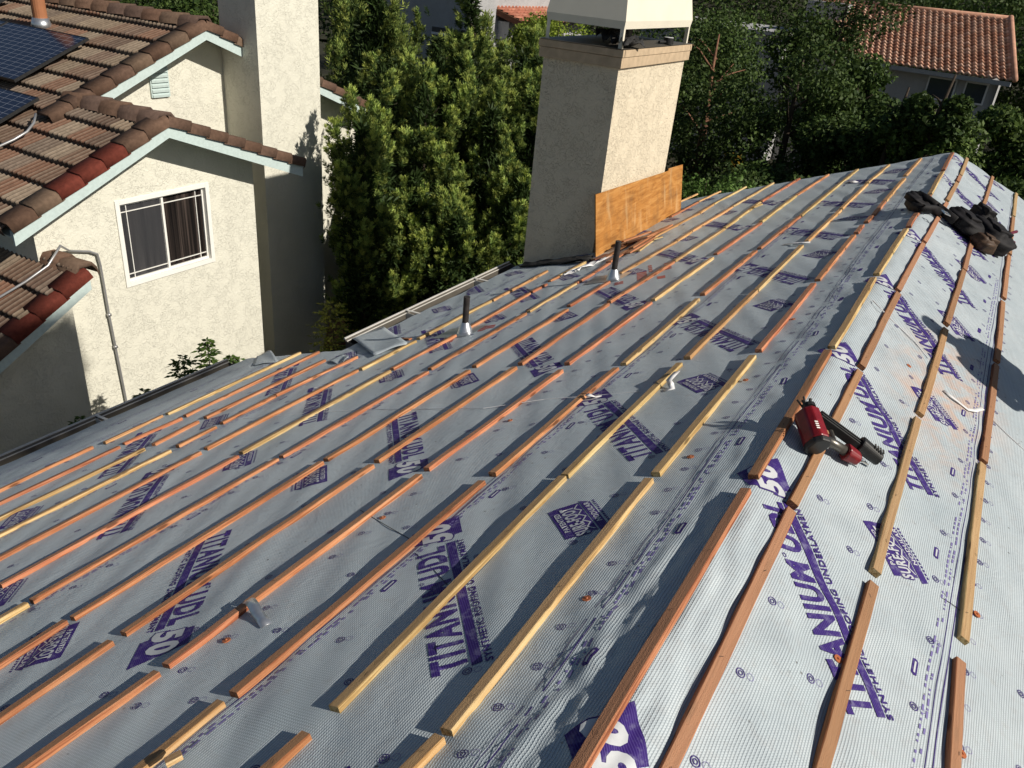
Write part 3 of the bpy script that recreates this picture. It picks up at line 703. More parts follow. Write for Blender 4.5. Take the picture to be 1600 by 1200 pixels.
# ---- plastic cap nails
caps = [((354, 1001), 0), ((598, 809), 0), ((917, 936), 0), ((1079, 714), 0), ((1165, 594), 0), ((1239, 499), 0), ((797, 657), 0), ((1309, 1030), 1), ((1503, 1178), 1), ((1526, 960), 1), ((1420, 572), 1)]
cl = ["beside the batten with the metal strap on the near left slope", "in a gap between battens left of the middle of the slope", "between the two long yellow battens in the foreground", "right of the yellow batten below the long printed line", "at the upper end of a yellow batten, mid-slope", "right of an orange batten high on the left slope", "tiny, beyond the orange battens at mid-slope", "on the big lettering, left of an orange batten, right slope", "against the right edge of the lowest batten on the right slope", "touching the right side of the cracked yellow batten", "alone on the dusty sheet below the person's shadow"]
for (px, sd), tx in zip(caps, cl):
    N_ = NR if sd else NL; p = (right if sd else left)(px, .004); a = nrm(np.cross(N_, (0, 1, 0))); b = np.cross(N_, a)
    m = MB(); m.tube([p, p+N_*.003], .0125, 16); m.tube([p+N_*.003, p+N_*.006], [.004, .003], 8)
    tag(m.build("cap_nail", 'cap_orange'), "orange plastic nail cap "+tx, "nail cap", "orange plastic nail caps on the sheet")

# ---- straps, tapes, strings
def ribbon(pts, w_, mat, label, name, cat, Nn, t=.001):
    pts = [np.array(p) for p in pts]; m = MB(); V = []
    for i, p in enumerate(pts):
        d = nrm(pts[min(i+1, len(pts)-1)]-pts[max(0, i-1)]); sd = nrm(np.cross(d, Nn))*w_/2; V += [p-sd, p+sd]
    m.add(V, [(2*i, 2*i+1, 2*i+3, 2*i+2) for i in range(len(pts)-1)]); o = m.build(name, mat, None, smooth=True)
    md = o.modifiers.new("t", 'SOLIDIFY'); md.thickness = t; return tag(o, label, cat)
ribbon([left((386, 938), .03), left((391, 939), .036), left((397, 947), .034), left((402, 957), .02), left((408, 965), .012), left((416, 977), .006)], .035, 'galv', "bent silver metal strap hooked over an orange batten on the near left slope", "metal_strap", "strap", NL)
ribbon([left((916, 616), .03), left((922, 617), .028), left((929, 620), .012), left((937, 618), .006)], .03, 'tape_white', "white tape scrap tucked between two orange battens above the lettering", "tape_scrap", "tape", NL)
ribbon([left((1058, 580), .03), left((1052, 586), .045), left((1045, 594), .035), left((1048, 600), .015), left((1050, 607), .006), left((1038, 610), .005)], .03, 'tape_white', "curled white tape end standing off a yellow batten at mid-slope", "tape_scrap", "tape", NL)
ribbon([left((1224, 382), .006), left((1240, 380), .01), left((1252, 379), .02), left((1266, 378), .012)], .035, 'tape_white', "white tape scrap lying across a batten joint high on the left slope", "tape_scrap", "tape", NL)
ribbon([left((1325, 284), .006), left((1332, 283), .02), left((1338, 285), .006)], .05, 'tape_white', "faint white scrap near the top of the left slope", "tape_scrap", "tape", NL)
ribbon([right((1475, 610), .008), right((1488, 620), .01), right((1503, 632), .006), right((1513, 640), .01), right((1524, 641), .02), right((1536, 638), .02)], .022, 'tape_white', "twisted white ribbon lying between two battens on the sunlit slope", "tape_scrap", "ribbon", NR)
def string(pts, r, mat, label): m = MB(); m.tube(pts, r, 5, 0); return tag(m.build("string", mat), label, "string")
string([right((1364, 470), .006), right((1376, 482), .02), right((1390, 497), .008), right((1430, 535), .006), right((1450, 560), .006)], .003, 'tape_white', "thin white string across the big lettering right of the ridge")
string([right((1552, 657), .006), right((1572, 677), .005), right((1600, 703), .005), right((1640, 740), .005)], .003, 'tape_white', "thin white string running off the right edge of the picture")
string([left((649, 864), .006), left((665, 880), .004), left((680, 893), .004), left((700, 915), .004), left((712, 921), .004)], .0012, 'thread', "fine black thread across the white 50 of the near lettering")
string([left((563, 797), .004), left((588, 812), .004), left((640, 842), .004), left((662, 868), .004)][:3], .0012, 'thread', "fine black thread across the printed line at mid-slope")
string([right((1471, 934), .004), right((1485, 942), .006), right((1502, 955), .006)], .0012, 'thread', "fine black thread beside the cracked yellow batten")
string([left((360, 655), .004), left((560, 640), .004), left((755, 638), .01), left((850, 624), .006), left((1000, 612), .004)], .0016, 'tape_white', "long frayed white string stretched across the left slope")

# ---- nail gun
gun = empty("nail_gun", tuple(right((1290, 690), .0)), "dark red and black pneumatic nail gun lying across a batten near the ridge", "nail gun")
def R3(px, h): return right(px, h)
def hexbox(name, mat, parent, c0, c1, wv, hv, taper=1., bev=.006):
    """prism from c0 to c1, with half extents wv, hv"""
    c0, c1, wv, hv = map(np.array, (c0, c1, wv, hv)); m = MB(); V = []
    for c, s_ in ((c0, 1.), (c1, taper)):
        for a, b in ((-1, -.5), (-.5, -1), (.5, -1), (1, -.5), (1, .5), (.5, 1), (-.5, 1), (-1, .5)): V.append(c+wv*a*s_+hv*b*s_)
    m.add(V, [(k, (k+1) % 8, 8+(k+1) % 8, 8+k) for k in range(8)]+[tuple(range(7, -1, -1)), tuple(range(8, 16))])
    o = m.build(name, mat, parent, bevel=bev); bm = bmesh.new(); bm.from_mesh(o.data); bmesh.ops.recalc_face_normals(bm, faces=bm.faces); bm.to_mesh(o.data); bm.free(); return o
ax0, ax1 = R3((1262, 652), .07), R3((1276, 692), .058); axd = nrm(ax1-ax0)
hb = nrm(np.cross(axd, NR)); hu = nrm(np.cross(hb, axd)); hu = hu if hu@NR > 0 else -hu
body = hexbox("gun_body", 'red_paint', gun, ax0-axd*.02, ax1-axd*.0, hb*.036, hu*.046)
hexbox("end_cap", 'black_rubber', body, ax1-axd*.0, ax1+axd*.022, hb*.0385, hu*.049, .92)
hexbox("side_shell", 'red_paint', gun, R3((1272, 652), .09)-axd*.005, R3((1282, 684), .08), hb*.022, hu*.024)
# painted mark: pale slanted strokes like the worn logo
m = MB(); p = R3((1274, 657), .117)
for k in range(4): m.frame_box(p+axd*(.009*k)-hb*.010, hb*.016+axd*.003, axd*.0045, hu*.0015)
m.build("gun_mark", 'white_vinyl', body)
mg0, mg1 = R3((1279, 650), .075), R3((1350, 702), .055); md_ = nrm(mg1-mg0); mw = nrm(np.cross(md_, NR))
mag = MB(); mag.frame_box(mg0-mw*.017-NR*.017, mg1-mg0, mw*.034, NR*.034); mag.frame_box(mg0+mw*.004+NR*.018, (mg1-mg0)*.98, mw*.006, NR*.004)
mag.frame_box(mg0-mw*.012+NR*.018, (mg1-mg0)*.98, mw*.006, NR*.004)
mgo = mag.build("magazine", 'black_rubber', gun, bevel=.003)
hexbox("magazine_latch", 'black_rubber', mgo, mg1-md_*.03+NR*.008, R3((1374, 718), .05), mw*.027, NR*.03, .85)
m = MB()
for k in range(4): m.frame_box(mg1+md_*(.02+.012*k)-mw*.012+NR*.036, md_*.005, mw*.024, NR*.004)
m.build("latch_ribs", 'gun_grey', mgo)
hd0, hd1 = R3((1284, 684), .055), R3((1322, 706), .045)
m = MB(); m.tube([hd0, hd0*.5+hd1*.5+NR*.003, hd1], [.019, .0175, .019], 14); m.build("handle", 'gun_grey', gun, smooth=True)
hx = nrm(hd1-hd0); hw_ = nrm(np.cross(hx, NR))
hexbox("handle_cap", 'red_paint', gun, hd1-hx*.006+NR*.0, R3((1340, 717), .042), hw_*.031, NR*.03, .8)
ft = R3((1340, 717), .042); m = MB(); m.tube([ft, ft+hx*.018], [.010, .008], 10); m.tube([ft+hx*.018, ft+hx*.05], .004, 8); m.tube([ft+hw_*(-.012), ft+hw_*(-.016)+hx*.04], .0025, 6); m.build("air_fitting", 'chrome', gun)
m = MB(); q = ax0-axd*.02+NR*.0
for k in range(5):
    dr = nrm(-axd*.9+hb*(k-2)*.28+NR*(.25 if k % 2 else -.15)); m.tube([q+NR*.01+hb*(k-2)*.008, q+dr*.055+NR*.012], .0065-.0007*k, 7)
m.tube([q-axd*.005+NR*.02, q-axd*.02+NR*.02], .024, 12); m.build("nose_claws", 'black_rubber', gun)
m = MB(); m.tube([mg0+md_*.06-NR*.01, hd0*.4+hd1*.6+hw_*.0], .008, 8); m.build("bracket", 'gun_grey', gun)

# ---- tool belt
belt = empty("tool_belt", tuple(right((1520, 360), 0)), "black leather tool belt with bulging pouches draped over the ridge", "tool belt")
def pocket(name, mat, c, U, V_, W):
    m = MB(); n = 5; V = []
    for i in range(n+1):
        for (a, b) in ((-1, -1), (1, -1), (1, 1), (-1, 1)):
            k = 1-.18*(i/n)**2; V.append(c+U*a*k+W*b*(1-.25*(i/n))+V_*(2*i/n-1)+W*.15*math.sin(i*2+a))
    m.add(V, [(4*i+k, 4*i+(k+1) % 4, 4*i+4+(k+1) % 4, 4*i+4+k) for i in range(n) for k in range(4)]+[(3, 2, 1, 0), (4*n, 4*n+1, 4*n+2, 4*n+3)])
    o = m.build(name, mat, belt, bevel=.008); bm = bmesh.new(); bm.from_mesh(o.data); bmesh.ops.recalc_face_normals(bm, faces=bm.faces); bm.to_mesh(o.data); bm.free(); return o
def pouch(name, mat, c, U, V_, W, seed, flat=1., parent=belt):
    """lumpy bag: ellipsoid-like body with semi axes U, V_, W"""
    rg = np.random.default_rng(seed); ph = rg.uniform(0, 6, 8); vs = []; fs = []; n, k = 20, 28
    for i in range(n+1):
        t = math.pi*i/n
        for j in range(k):
            f = 2*math.pi*j/k; x, y, z = math.sin(t)*math.cos(f), math.sin(t)*math.sin(f), math.cos(t)
            sx, sy, sz = [math.copysign(abs(q)**.75, q) for q in (x, y, z)]
            r = 1+.07*math.sin(4*f+ph[0]+3*t)+.06*math.sin(7*t+ph[1]+2*f)+.03*math.sin(11*f+ph[2])
            if z < -.2: r *= 1
            vs.append(c+(U*sx+V_*sy+W*sz)*r)
    for i in range(n):
        for j in range(k): fs.append((i*k+j, (i+1)*k+j, (i+1)*k+(j+1) % k, i*k+(j+1) % k))
    m = MB(); m.add(vs, fs); return m.build(name, mat, parent, smooth=True)
bx = nrm(right((1560, 370))-right((1440, 315))); bw = nrm(np.cross(NR, bx))
p1 = right((1508, 348), .07); p2 = right((1548, 368), .085); p3 = right((1535, 338), .10); p4 = right((1537, 380), .06)
pouch("pouch", 'leather_black', p1, bx*.13, bw*.16, NR*.065, 1); pouch("pouch", 'leather_black', p2, bx*.14, bw*.19, NR*.085, 2)
pouch("pouch", 'leather_black', p3, bx*.10, bw*.10, NR*.065, 3); pb = pouch("pouch", 'leather_brown', p4, bx*.09, bw*.085, NR*.06, 4)
pocket("pocket", 'leather_black', p2+NR*.07, bx*.075, bw*.10, NR*.03); pocket("pocket", 'leather_black', p3+NR*.05-bx*.02, bx*.05, bw*.075, NR*.035); pocket("pocket", 'leather_brown', p4+NR*.045+bx*.02, bx*.05, bw*.05, NR*.028)
pocket("pocket", 'leather_black', p1+NR*.05+bw*.02, bx*.06, bw*.09, NR*.028); pocket("tool_loop", 'leather_black', p1-bx*.10+NR*.0, bx*.035, bw*.07, NR*.03)
m = MB()
for c_, dd in ((p3+NR*.066, .09), (p2+NR*.088, .12), (p1+NR*.067, .1)):
    for q in range(2):
        a = c_-bx*dd*.6+bw*(.03*q-.02); m.tube([a, c_+bw*(.03*q-.02)+NR*.004, c_+bx*dd*.5+bw*(.03*q-.03)-NR*.012], .0022, 5)
m.build("stitching", 'leather_brown', belt)
m = MB(); bp = [right((1488, 338), .05), right((1478, 330), .06), right((1462, 322), .05), right((1448, 330), .045)]
bp = [right((1492, 345), .07), right((1474, 331), .06), right((1462, 322), .05), right((1448, 312), .07), left((1434, 304), .09), left((1423, 305), .08), left((1419, 314), .06), left((1425, 323), .045), left((1440, 326), .045), right((1458, 327), .05), right((1470, 333), .05)]
V = []
for i, p in enumerate(bp):
    d = nrm(bp[min(i+1, len(bp)-1)]-bp[max(0, i-1)]); sd = nrm(np.cross(d, NR)); V += [p-NR*.035-sd*.008, p+NR*.035-sd*.008, p+NR*.035+sd*.010, p-NR*.035+sd*.010]
m.add(V, [(4*i+k, 4*i+(k+1) % 4, 4*i+4+(k+1) % 4, 4*i+4+k) for i in range(len(bp)-1) for k in range(4)]+[(3, 2, 1, 0), (4*len(bp)-4, 4*len(bp)-3, 4*len(bp)-2, 4*len(bp)-1)])
bs = m.build("belt_strap", 'leather_black', belt, smooth=True)
pouch("belt_pad", 'leather_black', left((1434, 315), .055), bx*.10, bw*.10, NR*.04, 7)
m = MB(); q = right((1478, 334), .115); m.frame_box(q-bx*.03-bw*.02, bx*.012, bw*.05, NR*.008); m.frame_box(q+bx*.02-bw*.02, bx*.012, bw*.05, NR*.008); m.frame_box(q-bx*.018-bw*.02, bx*.038, bw*.01, NR*.008); m.frame_box(q-bx*.018+bw*.02, bx*.038, bw*.01, NR*.008); m.build("buckle", 'chrome', bs)
for a, b in (((1560, 372), (1588, 362)), ((1558, 379), (1584, 379))):
    A, B = right(a, .06), right(b, .075); m = MB(); m.tube([A, A*.5+B*.5+NR*.01, B], [.012, .010, .014], 8); m.build("red_strap", 'strap_red', belt, smooth=True)

# ---- roofer standing on the right slope just outside the frame (casts the shadow)
def roofer(px, py):
    g = float(-abs(px)*math.tan(TR))+.012; per = empty("person", (px, py, g), "roofer in dark jeans and work shirt standing on the sunlit slope, arms at his belt", "person")
    def sk(name, nodes, edges, mat, parent=per, sub=2):
        me = bpy.data.meshes.new(name); me.from_pydata([(n_[0], n_[1], n_[2]) for n_ in nodes], edges, []); me.materials.append(MAT[mat])
        o = bpy.data.objects.new(name, me); COL.objects.link(o); o.parent = parent; WLOC[o.name] = np.array([px, py, g])
        s_ = o.modifiers.new("skin", 'SKIN'); s_.use_smooth_shade = True
        for i, n_ in enumerate(nodes): me.skin_vertices[0].data[i].radius = (n_[3], n_[4] if len(n_) > 4 else n_[3])
        me.skin_vertices[0].data[0].use_root = True
        ss = o.modifiers.new("sub", 'SUBSURF'); ss.levels = sub; ss.render_levels = sub; return o
    # body: pelvis root; facing -x (towards the ridge)
    nd = [(0, 0, .95, .12, .12), (0, 0, 1.10, .12, .12), (0, 0, 1.28, .13, .13), (0, 0, 1.41, .09, .09), (0.0, 0, 1.50, .062), (-.025, 0, 1.60, .098), (-.02, 0, 1.69, .112),
          (0, .17, 1.38, .06), (.03, .23, 1.12, .045), (-.12, .22, .98, .036), (0, -.17, 1.38, .06), (.03, -.23, 1.12, .045), (-.12, -.22, .98, .036),
          (0, .11, .86, .09), (-.03, .14, .47+.03, .06), (.0, .15, .09, .045), (-.13, .16, .06, .04), (0, -.11, .86, .09), (.02, -.14, .45, .06), (.05, -.15, .06, .045), (-.08, -.16, .035, .04)]
    ed = [(0, 1), (1, 2), (2, 3), (3, 4), (4, 5), (5, 6), (2, 7), (7, 8), (8, 9), (2, 10), (10, 11), (11, 12), (0, 13), (13, 14), (14, 15), (15, 16), (0, 17), (17, 18), (18, 19), (19, 20)]
    b = sk("body", nd, ed, 'skin')
    def cloth(name, mat, tubes):
        m = MB()
        for pts, rs, kx in tubes:
            n0 = m.n; m.tube([(px+p_[0], py+p_[1], g+p_[2]) for p_ in pts], rs, 20)
            cx_ = px+sum(p_[0] for p_ in pts)/len(pts)
            for i_ in range(n0, m.n): v_ = m.v[i_]; m.v[i_] = (cx_+(v_[0]-cx_)*kx, v_[1]+.006*math.sin(v_[2]*40+v_[0]*30), v_[2])
        return m.build(name, mat, per, smooth=True)
    cloth("shirt", 'shirt', [([(0, 0, .90), (0, 0, .98), (0, 0, 1.12), (0, 0, 1.28), (0, 0, 1.40), (0, 0, 1.46), (0, 0, 1.49)], [.185, .19, .18, .20, .195, .13, .075], .72)]+[([(0, .15*q_, 1.43), (.01, .21*q_, 1.36), (.03, .245*q_, 1.22), (.03, .25*q_, 1.14)], [.07, .082, .075, .07], 1.) for q_ in (1, -1)])
    cloth("trousers", 'jeans', [([(0, 0, .99), (0, 0, .90), (0, 0, .80), (0, 0, .74)], [.175, .185, .17, .10], .75), ([(0, .09, .86), (-.01, .10, .70), (-.03, .135, .48), (-.01, .15, .22), (0, .155, .07)], [.10, .098, .078, .068, .072], 1.), ([(0, -.09, .86), (.01, -.10, .68), (.02, -.135, .44), (.045, -.15, .18), (.05, -.155, .04)], [.10, .098, .078, .068, .072], 1.)])
    sk("hair", [(.035, 0, 1.60, .075), (.025, 0, 1.68, .118), (.0, 0, 1.745, .105)], [(0, 1), (1, 2)], 'hair')
    for sg in (1, -1):
        for k in range(4): sk("finger", [(-.12, .22*sg+(k-1.5)*.02, .98, .010), (-.165, .21*sg+(k-1.5)*.02, .965, .009), (-.19, .20*sg+(k-1.5)*.019, .93, .008)], [(0, 1), (1, 2)], 'skin', b, 1)
        sk("thumb", [(-.13, .19*sg, 1.0, .012), (-.165, .165*sg, .99, .010), (-.185, .15*sg, .975, .009)], [(0, 1), (1, 2)], 'skin', b, 1)
        zf = .06 if sg > 0 else .035; m = MB(); yy = py+.155*sg; m.tube([(px+(.05 if sg < 0 else 0)+.06, yy, g+zf-.03), (px-.02, yy, g+zf-.02), (px-.16, yy, g+zf-.03)], [.045, .055, .045], 12); m.build("boot", 'leather_brown', per, smooth=True)
    for sg in (1, -1):
        m = MB(); m.tube([(px-.112, py+.034*sg, g+1.655), (px-.120, py+.034*sg, g+1.655)], .011, 8); m.build("eye", 'hair', b)
    m = MB(); m.tube([(px-.11, py, g+1.65), (px-.145, py, g+1.615), (px-.115, py, g+1.605)], [.010, .017, .014], 8); m.build("nose", 'skin', b, smooth=True)
    m = MB(); m.tube([(px-.106, py-.025, g+1.572), (px-.115, py, g+1.57), (px-.106, py+.025, g+1.572)], .006, 6); m.build("mouth", 'strap_red', b)
    return per
roofer(1.80, 4.80)
# ================================================================== ground
def flat(name, x0, x1, y0, y1, z, mat, kind='structure', n=1):
    m = MB(); V = [(x0+(x1-x0)*i/n, y0+(y1-y0)*j/n, z) for i in range(n+1) for j in range(n+1)]
    m.add(V, [(i*(n+1)+j, (i+1)*(n+1)+j, (i+1)*(n+1)+j+1, i*(n+1)+j+1) for i in range(n) for j in range(n)])
    o = m.build(name, mat, None); o['kind'] = kind; return o
GZ = -4.6
flat("ground", -300, 300, -200, 400, GZ, 'ground')
# hillside behind
m = MB(); n = 40; V = []
for i in range(n+1):
    for j in range(n+1):
        x = -160+320*i/n; y = 44+160*j/n; V.append((x, y, GZ+.02+min(1, j/14)*9*(1+.15*math.sin(x*.06))+.4*math.sin(x*.3+j)))
m.add(V, [(i*(n+1)+j, (i+1)*(n+1)+j, (i+1)*(n+1)+j+1, i*(n+1)+j+1) for i in range(n) for j in range(n)]); o = m.build("hillside", 'ground', smooth=True); o['kind'] = 'structure'

# ================================================================== neighbour's house
SCL = .925; GN = float(CAM[2]-(CAM[2]-GZ)/SCL)
nb = empty("house", tuple(CAM+(np.array([-9.5, 6, GN])-CAM)*SCL), "cream stucco neighbour house with ribbed brown tile roofs and solar panels", "house")
KP = .43; nPL = nrm((0, -KP, 1)); d0 = nPL@np.array([-7.3, 5.72, -.483])
def rib_slope(name, o, ax, up, nX, nU, parent, course=.345, rib=.078, clip=None, seed=1, lift=.06, mat='roof_tile', tilew=.31, palette=None, ribh=.020, step=.055):
    """ribbed concrete tiles: o = lower corner, ax = unit along eave, up = unit up-slope; nX, nU lengths in metres"""
    o, ax, up = np.array(o, float), nrm(ax), nrm(up); nm = nrm(np.cross(ax, up)); nm = nm if nm[2] > 0 else -nm
    rg = np.random.default_rng(seed); sub = 6; nx = int(nX/rib*sub); xs = np.arange(nx+1)*rib/sub; ph = (np.arange(nx+1) % sub)
    prof = np.array([0, .25, 1, 1, .25, 0])[ph]*ribh
    V = []; Cc = []; Fq = []; k = 0; nc = int(math.ceil(nU/course)); pal = palette or [(.115, .070, .048), (.15, .078, .050), (.165, .122, .085), (.13, .095, .072), (.19, .145, .105), (.10, .063, .046)]
    for c in range(nc):
        tile = rg.integers(0, len(pal), int(nX/tilew)+3); shf = rg.uniform(0, 1) if c % 2 else rg.uniform(0, 1)
        ti = ((xs+shf*tilew)/tilew).astype(int); base = np.array(pal)[tile[ti]]; br = rg.uniform(.85, 1.15, len(tile))[ti][:, None]
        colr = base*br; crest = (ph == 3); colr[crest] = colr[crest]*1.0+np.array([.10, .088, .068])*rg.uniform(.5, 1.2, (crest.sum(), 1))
        jag = rg.uniform(-.006, .006, len(tile))[ti]
        u0 = c*course; u1 = min((c+1)*course, nU)+.03
        for u, h in ((u0, -.02), (u0, step), (u0+.02, step+.003), (u1, .004)):
            hh = (prof if h > -.01 else prof*0)+h+lift
            if u == u0: uu = u+jag
            else: uu = np.full(nx+1, u)
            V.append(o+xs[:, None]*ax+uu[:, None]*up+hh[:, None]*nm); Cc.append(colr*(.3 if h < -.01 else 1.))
        for r in range(3):
            a = np.arange(nx)+(k+r)*(nx+1); Fq.append(np.stack([a, a+1, a+nx+2, a+nx+1], 1))
        k += 4
    V = np.concatenate(V); Cc = np.concatenate(Cc); Fq = np.concatenate(Fq)
    if clip is not None:
        cen = V[Fq].mean(1); Fq = Fq[clip(cen)]
    return mkobj(name, V, Fq, mat, parent, False, colr=Cc)
up = nrm((0, 1, KP)); eave = np.array([-16, 3.86, -.483+KP*(3.86-5.72)])
# main slope: reaches X=-7.3 up to ridge A, beyond X=-8.7 up to ridge B
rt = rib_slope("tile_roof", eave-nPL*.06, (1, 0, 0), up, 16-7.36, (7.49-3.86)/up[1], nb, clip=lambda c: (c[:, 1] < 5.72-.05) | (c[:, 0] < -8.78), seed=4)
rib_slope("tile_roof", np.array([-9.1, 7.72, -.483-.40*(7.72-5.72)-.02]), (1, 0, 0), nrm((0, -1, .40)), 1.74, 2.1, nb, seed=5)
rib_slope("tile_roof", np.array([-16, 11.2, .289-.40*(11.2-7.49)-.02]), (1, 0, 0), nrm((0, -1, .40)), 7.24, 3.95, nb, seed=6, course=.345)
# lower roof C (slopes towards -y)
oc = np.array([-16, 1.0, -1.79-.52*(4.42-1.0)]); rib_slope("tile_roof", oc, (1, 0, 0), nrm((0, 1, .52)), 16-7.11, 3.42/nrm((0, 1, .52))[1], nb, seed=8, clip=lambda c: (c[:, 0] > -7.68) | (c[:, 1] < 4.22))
def caps(name, a, b, w_, n, parent, side, upv, seed=1, red=(), hgt=.10, pal=((.12, .070, .048), (.135, .082, .056), (.15, .10, .07), (.11, .072, .056))):
    """overlapping angular ridge / rake caps from a to b"""
    a, b = np.array(a, float), np.array(b, float); d = b-a; L = np.linalg.norm(d); d /= L; side = nrm(side); upv = nrm(upv); rg = random.Random(seed); objs = []
    V = []; Fc_ = []; Cc = []; k = 0; st = L/n
    for i in range(n):
        c = (.17, .045, .028) if i in red else rg.choice(pal); c = np.array(c)*rg.uniform(.85, 1.15)
        p = a+d*st*i; lf = [0.022, 0.0]
        prof = [(-.5, -hgt), (-.45, -.03), (-.27, .028), (.27, .028), (.45, -.03), (.5, -hgt)]
        for q, sc_, t in ((p-d*.0, 1.06, .024), (p+d*(st+.05), .94, .0)):
            for x, z in prof: V.append(q+side*x*w_*sc_+upv*(z+t+.02)); Cc.append(c)
        for q, sc_, t in ((p-d*.0, 1.0, .006),):
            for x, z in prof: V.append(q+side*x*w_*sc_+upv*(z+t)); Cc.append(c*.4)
        for j in range(5): Fc_.append((k+j, k+j+1, k+6+j+1, k+6+j)); Fc_.append((k+12+j, k+12+j+1, k+j+1, k+j))
        k += 18
    o = mkobj(name, np.array(V), np.array(Fc_), 'roof_tile', parent, False, colr=np.array(Cc)); return o
def rake(xf, pk, slope, run, sgn, n, nm, red=(), seed=1):
    """rake board + rake tiles at plane x = xf from the peak down along y by run"""
    a = np.array([xf, pk[0], pk[1]]); b = a+np.array([0, sgn*run, -slope*run]); m = MB()
    d = b-a; m.frame_box(a+np.array([-.02, 0, .02]), d, (.025, 0, 0), (0, 0, -.135)); m.frame_box(a+np.array([-.045, 0, .03]), d, (.02, 0, 0), (0, 0, -.06)); m.build("rake_board", 'fascia_pale', nb)
    # soffit
    m = MB(); m.frame_box(a+np.array([-.42, 0, -.03]), d, (.40, 0, 0), (0, 0, -.012)); m.build("soffit", 'fascia_pale', nb)
    un = nrm(np.cross((1, 0, 0), d)); un = un if un[2] > 0 else -un
    # from the low end upwards
    V = []; Fc_ = []; Cc = []; k = 0; st = run/n; rg = random.Random(seed); A = b; D = (a-b); L = np.linalg.norm(D); D = D/L; st = L/n
    for i in range(n):
        c = np.array((.15, .036, .024) if i in red else rg.choice(((.125, .074, .050), (.14, .085, .058), (.155, .105, .072), (.13, .080, .057))))*rg.uniform(.88, 1.12)
        prof = [(.03, .0), (.034, .088), (.012, .112), (-.19, .112), (-.23, .06)]
        for q, t in ((A+D*st*i, .022), (A+D*(st*(i+1)+.03), 0.)):
            for x, z in prof: V.append(q+np.array([x+.012*(t > 0), 0, 0])+un*(z+t)); Cc.append(c)
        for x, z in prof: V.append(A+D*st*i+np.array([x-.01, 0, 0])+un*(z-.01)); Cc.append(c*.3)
        for j in range(4): Fc_.append((k+j, k+j+1, k+5+j+1, k+5+j)); Fc_.append((k+10+j, k+10+j+1, k+j+1, k+j))
        k += 15
    mkobj(nm, np.array(V), np.array(Fc_), 'roof_tile', nb, False, colr=np.array(Cc))
rake(-7.3, (5.72, -.483), .435, 1.82, -1, 7, "rake_tiles", red=(2, 3, 4), seed=2)
rake(-7.3, (5.72, -.483), .372, 1.97, 1, 8, "rake_tiles", seed=3)
rake(-8.7, (7.49, .289), .43, 2.2, -1, 8, "rake_tiles", seed=4); rake(-8.7, (7.49, .289), .40, .68, 1, 3, "rake_tiles", seed=5)
m = None
# the part of rake B beyond the chimney
bp_ = (9.24, .289-.40*(9.24-7.49)); rake(-8.7, bp_, .40, 1.46, 1, 5, "rake_tiles", seed=6)
rake(-7.05, (4.42, -1.79), .54, 3.3, -1, 12, "rake_tiles", red=(9, 10, 11), seed=8)
caps("ridge_caps", (-7.32, 5.72, -.483+.07), (-8.95, 5.72, -.483+.07), .26, 5, nb, (0, 1, 0), (0, 0, 1), 11)
caps("ridge_caps", (-8.72, 7.49, .289+.09), (-15.8, 7.49, .289+.09), .26, 20, nb, (0, 1, 0), (0, 0, 1), 12)
caps("ridge_caps", (-7.08, 4.42, -1.79+.08), (-7.72, 4.42, -1.79+.08), .24, 2, nb, (0, 1, 0), (0, 0, 1), 13)
# walls
def wallmesh(name, polys, thick, mat='stucco_cream'):
    m = MB()
    for pts, off in polys:
        k = len(pts); off = np.array(off, float); P0 = [np.array(p, float) for p in pts]; P1 = [p+off for p in P0]
        m.add(P0+P1, [tuple(range(k)), tuple(range(2*k-1, k-1, -1))]+[(i, k+i, k+(i+1) % k, (i+1) % k) for i in range(k)])
    o = m.build(name, mat, nb); bm = bmesh.new(); bm.from_mesh(o.data); bmesh.ops.recalc_face_normals(bm, faces=bm.faces); bm.to_mesh(o.data); bm.free(); return o
wy0, wy1, wz0, wz1 = 5.258, 6.467, -2.272, -1.317    # window opening
X = -7.7; zl = lambda y: -.483+.02-.05+(.435*(y-5.72) if y < 5.72 else -.372*(y-5.72))
A0, A1 = 4.3, 7.21
wallmesh("wall", [([(X, A0, GN), (X, wy0, GN), (X, wy0, zl(wy0)), (X, A0, zl(A0))], (-.16, 0, 0)), ([(X, wy1, GN), (X, A1, GN), (X, A1, zl(A1)), (X, wy1, zl(wy1))], (-.16, 0, 0)),
                  ([(X, wy0, GN), (X, wy1, GN), (X, wy1, wz0), (X, wy0, wz0)], (-.16, 0, 0)), ([(X, wy0, wz1), (X, wy1, wz1), (X, wy1, zl(wy1)), (X, 5.72, zl(5.72)), (X, wy0, zl(wy0))], (-.16, 0, 0))], .16)
zb_ = lambda y: .289-.05+(.43*(y-7.49) if y < 7.49 else -.40*(y-7.49))
wallmesh("wall", [([(-9.1, 4.3, GN), (-9.1, 10.8, GN), (-9.1, 10.8, zb_(10.8)), (-9.1, 7.49, zb_(7.49)), (-9.1, 4.3, zb_(4.3))], (-.16, 0, 0)),
                  ([(-7.86, 4.3, GN), (-16, 4.3, GN), (-16, 4.3, -1.15), (-7.86, 4.3, -1.15)], (0, .14, 0)), ([(-7.86, 7.21, GN), (-9.1, 7.21, GN), (-9.1, 7.21, -1.08), (-7.86, 7.21, -1.08)], (0, -.14, 0))], .16)
wallmesh("wall", [([(-7.42, -1.5, GN), (-7.42, 4.40, GN), (-7.42, 4.40, -1.88), (-7.42, 1.2, -1.88-.54*3.2), (-7.42, -1.5, -3.7)], (-.14, 0, 0)), ([(-7.56, 4.40, GN), (-7.7, 4.40, GN), (-7.7, 4.40, -1.9), (-7.56, 4.40, -1.9)], (0, -.1, 0))], .14)
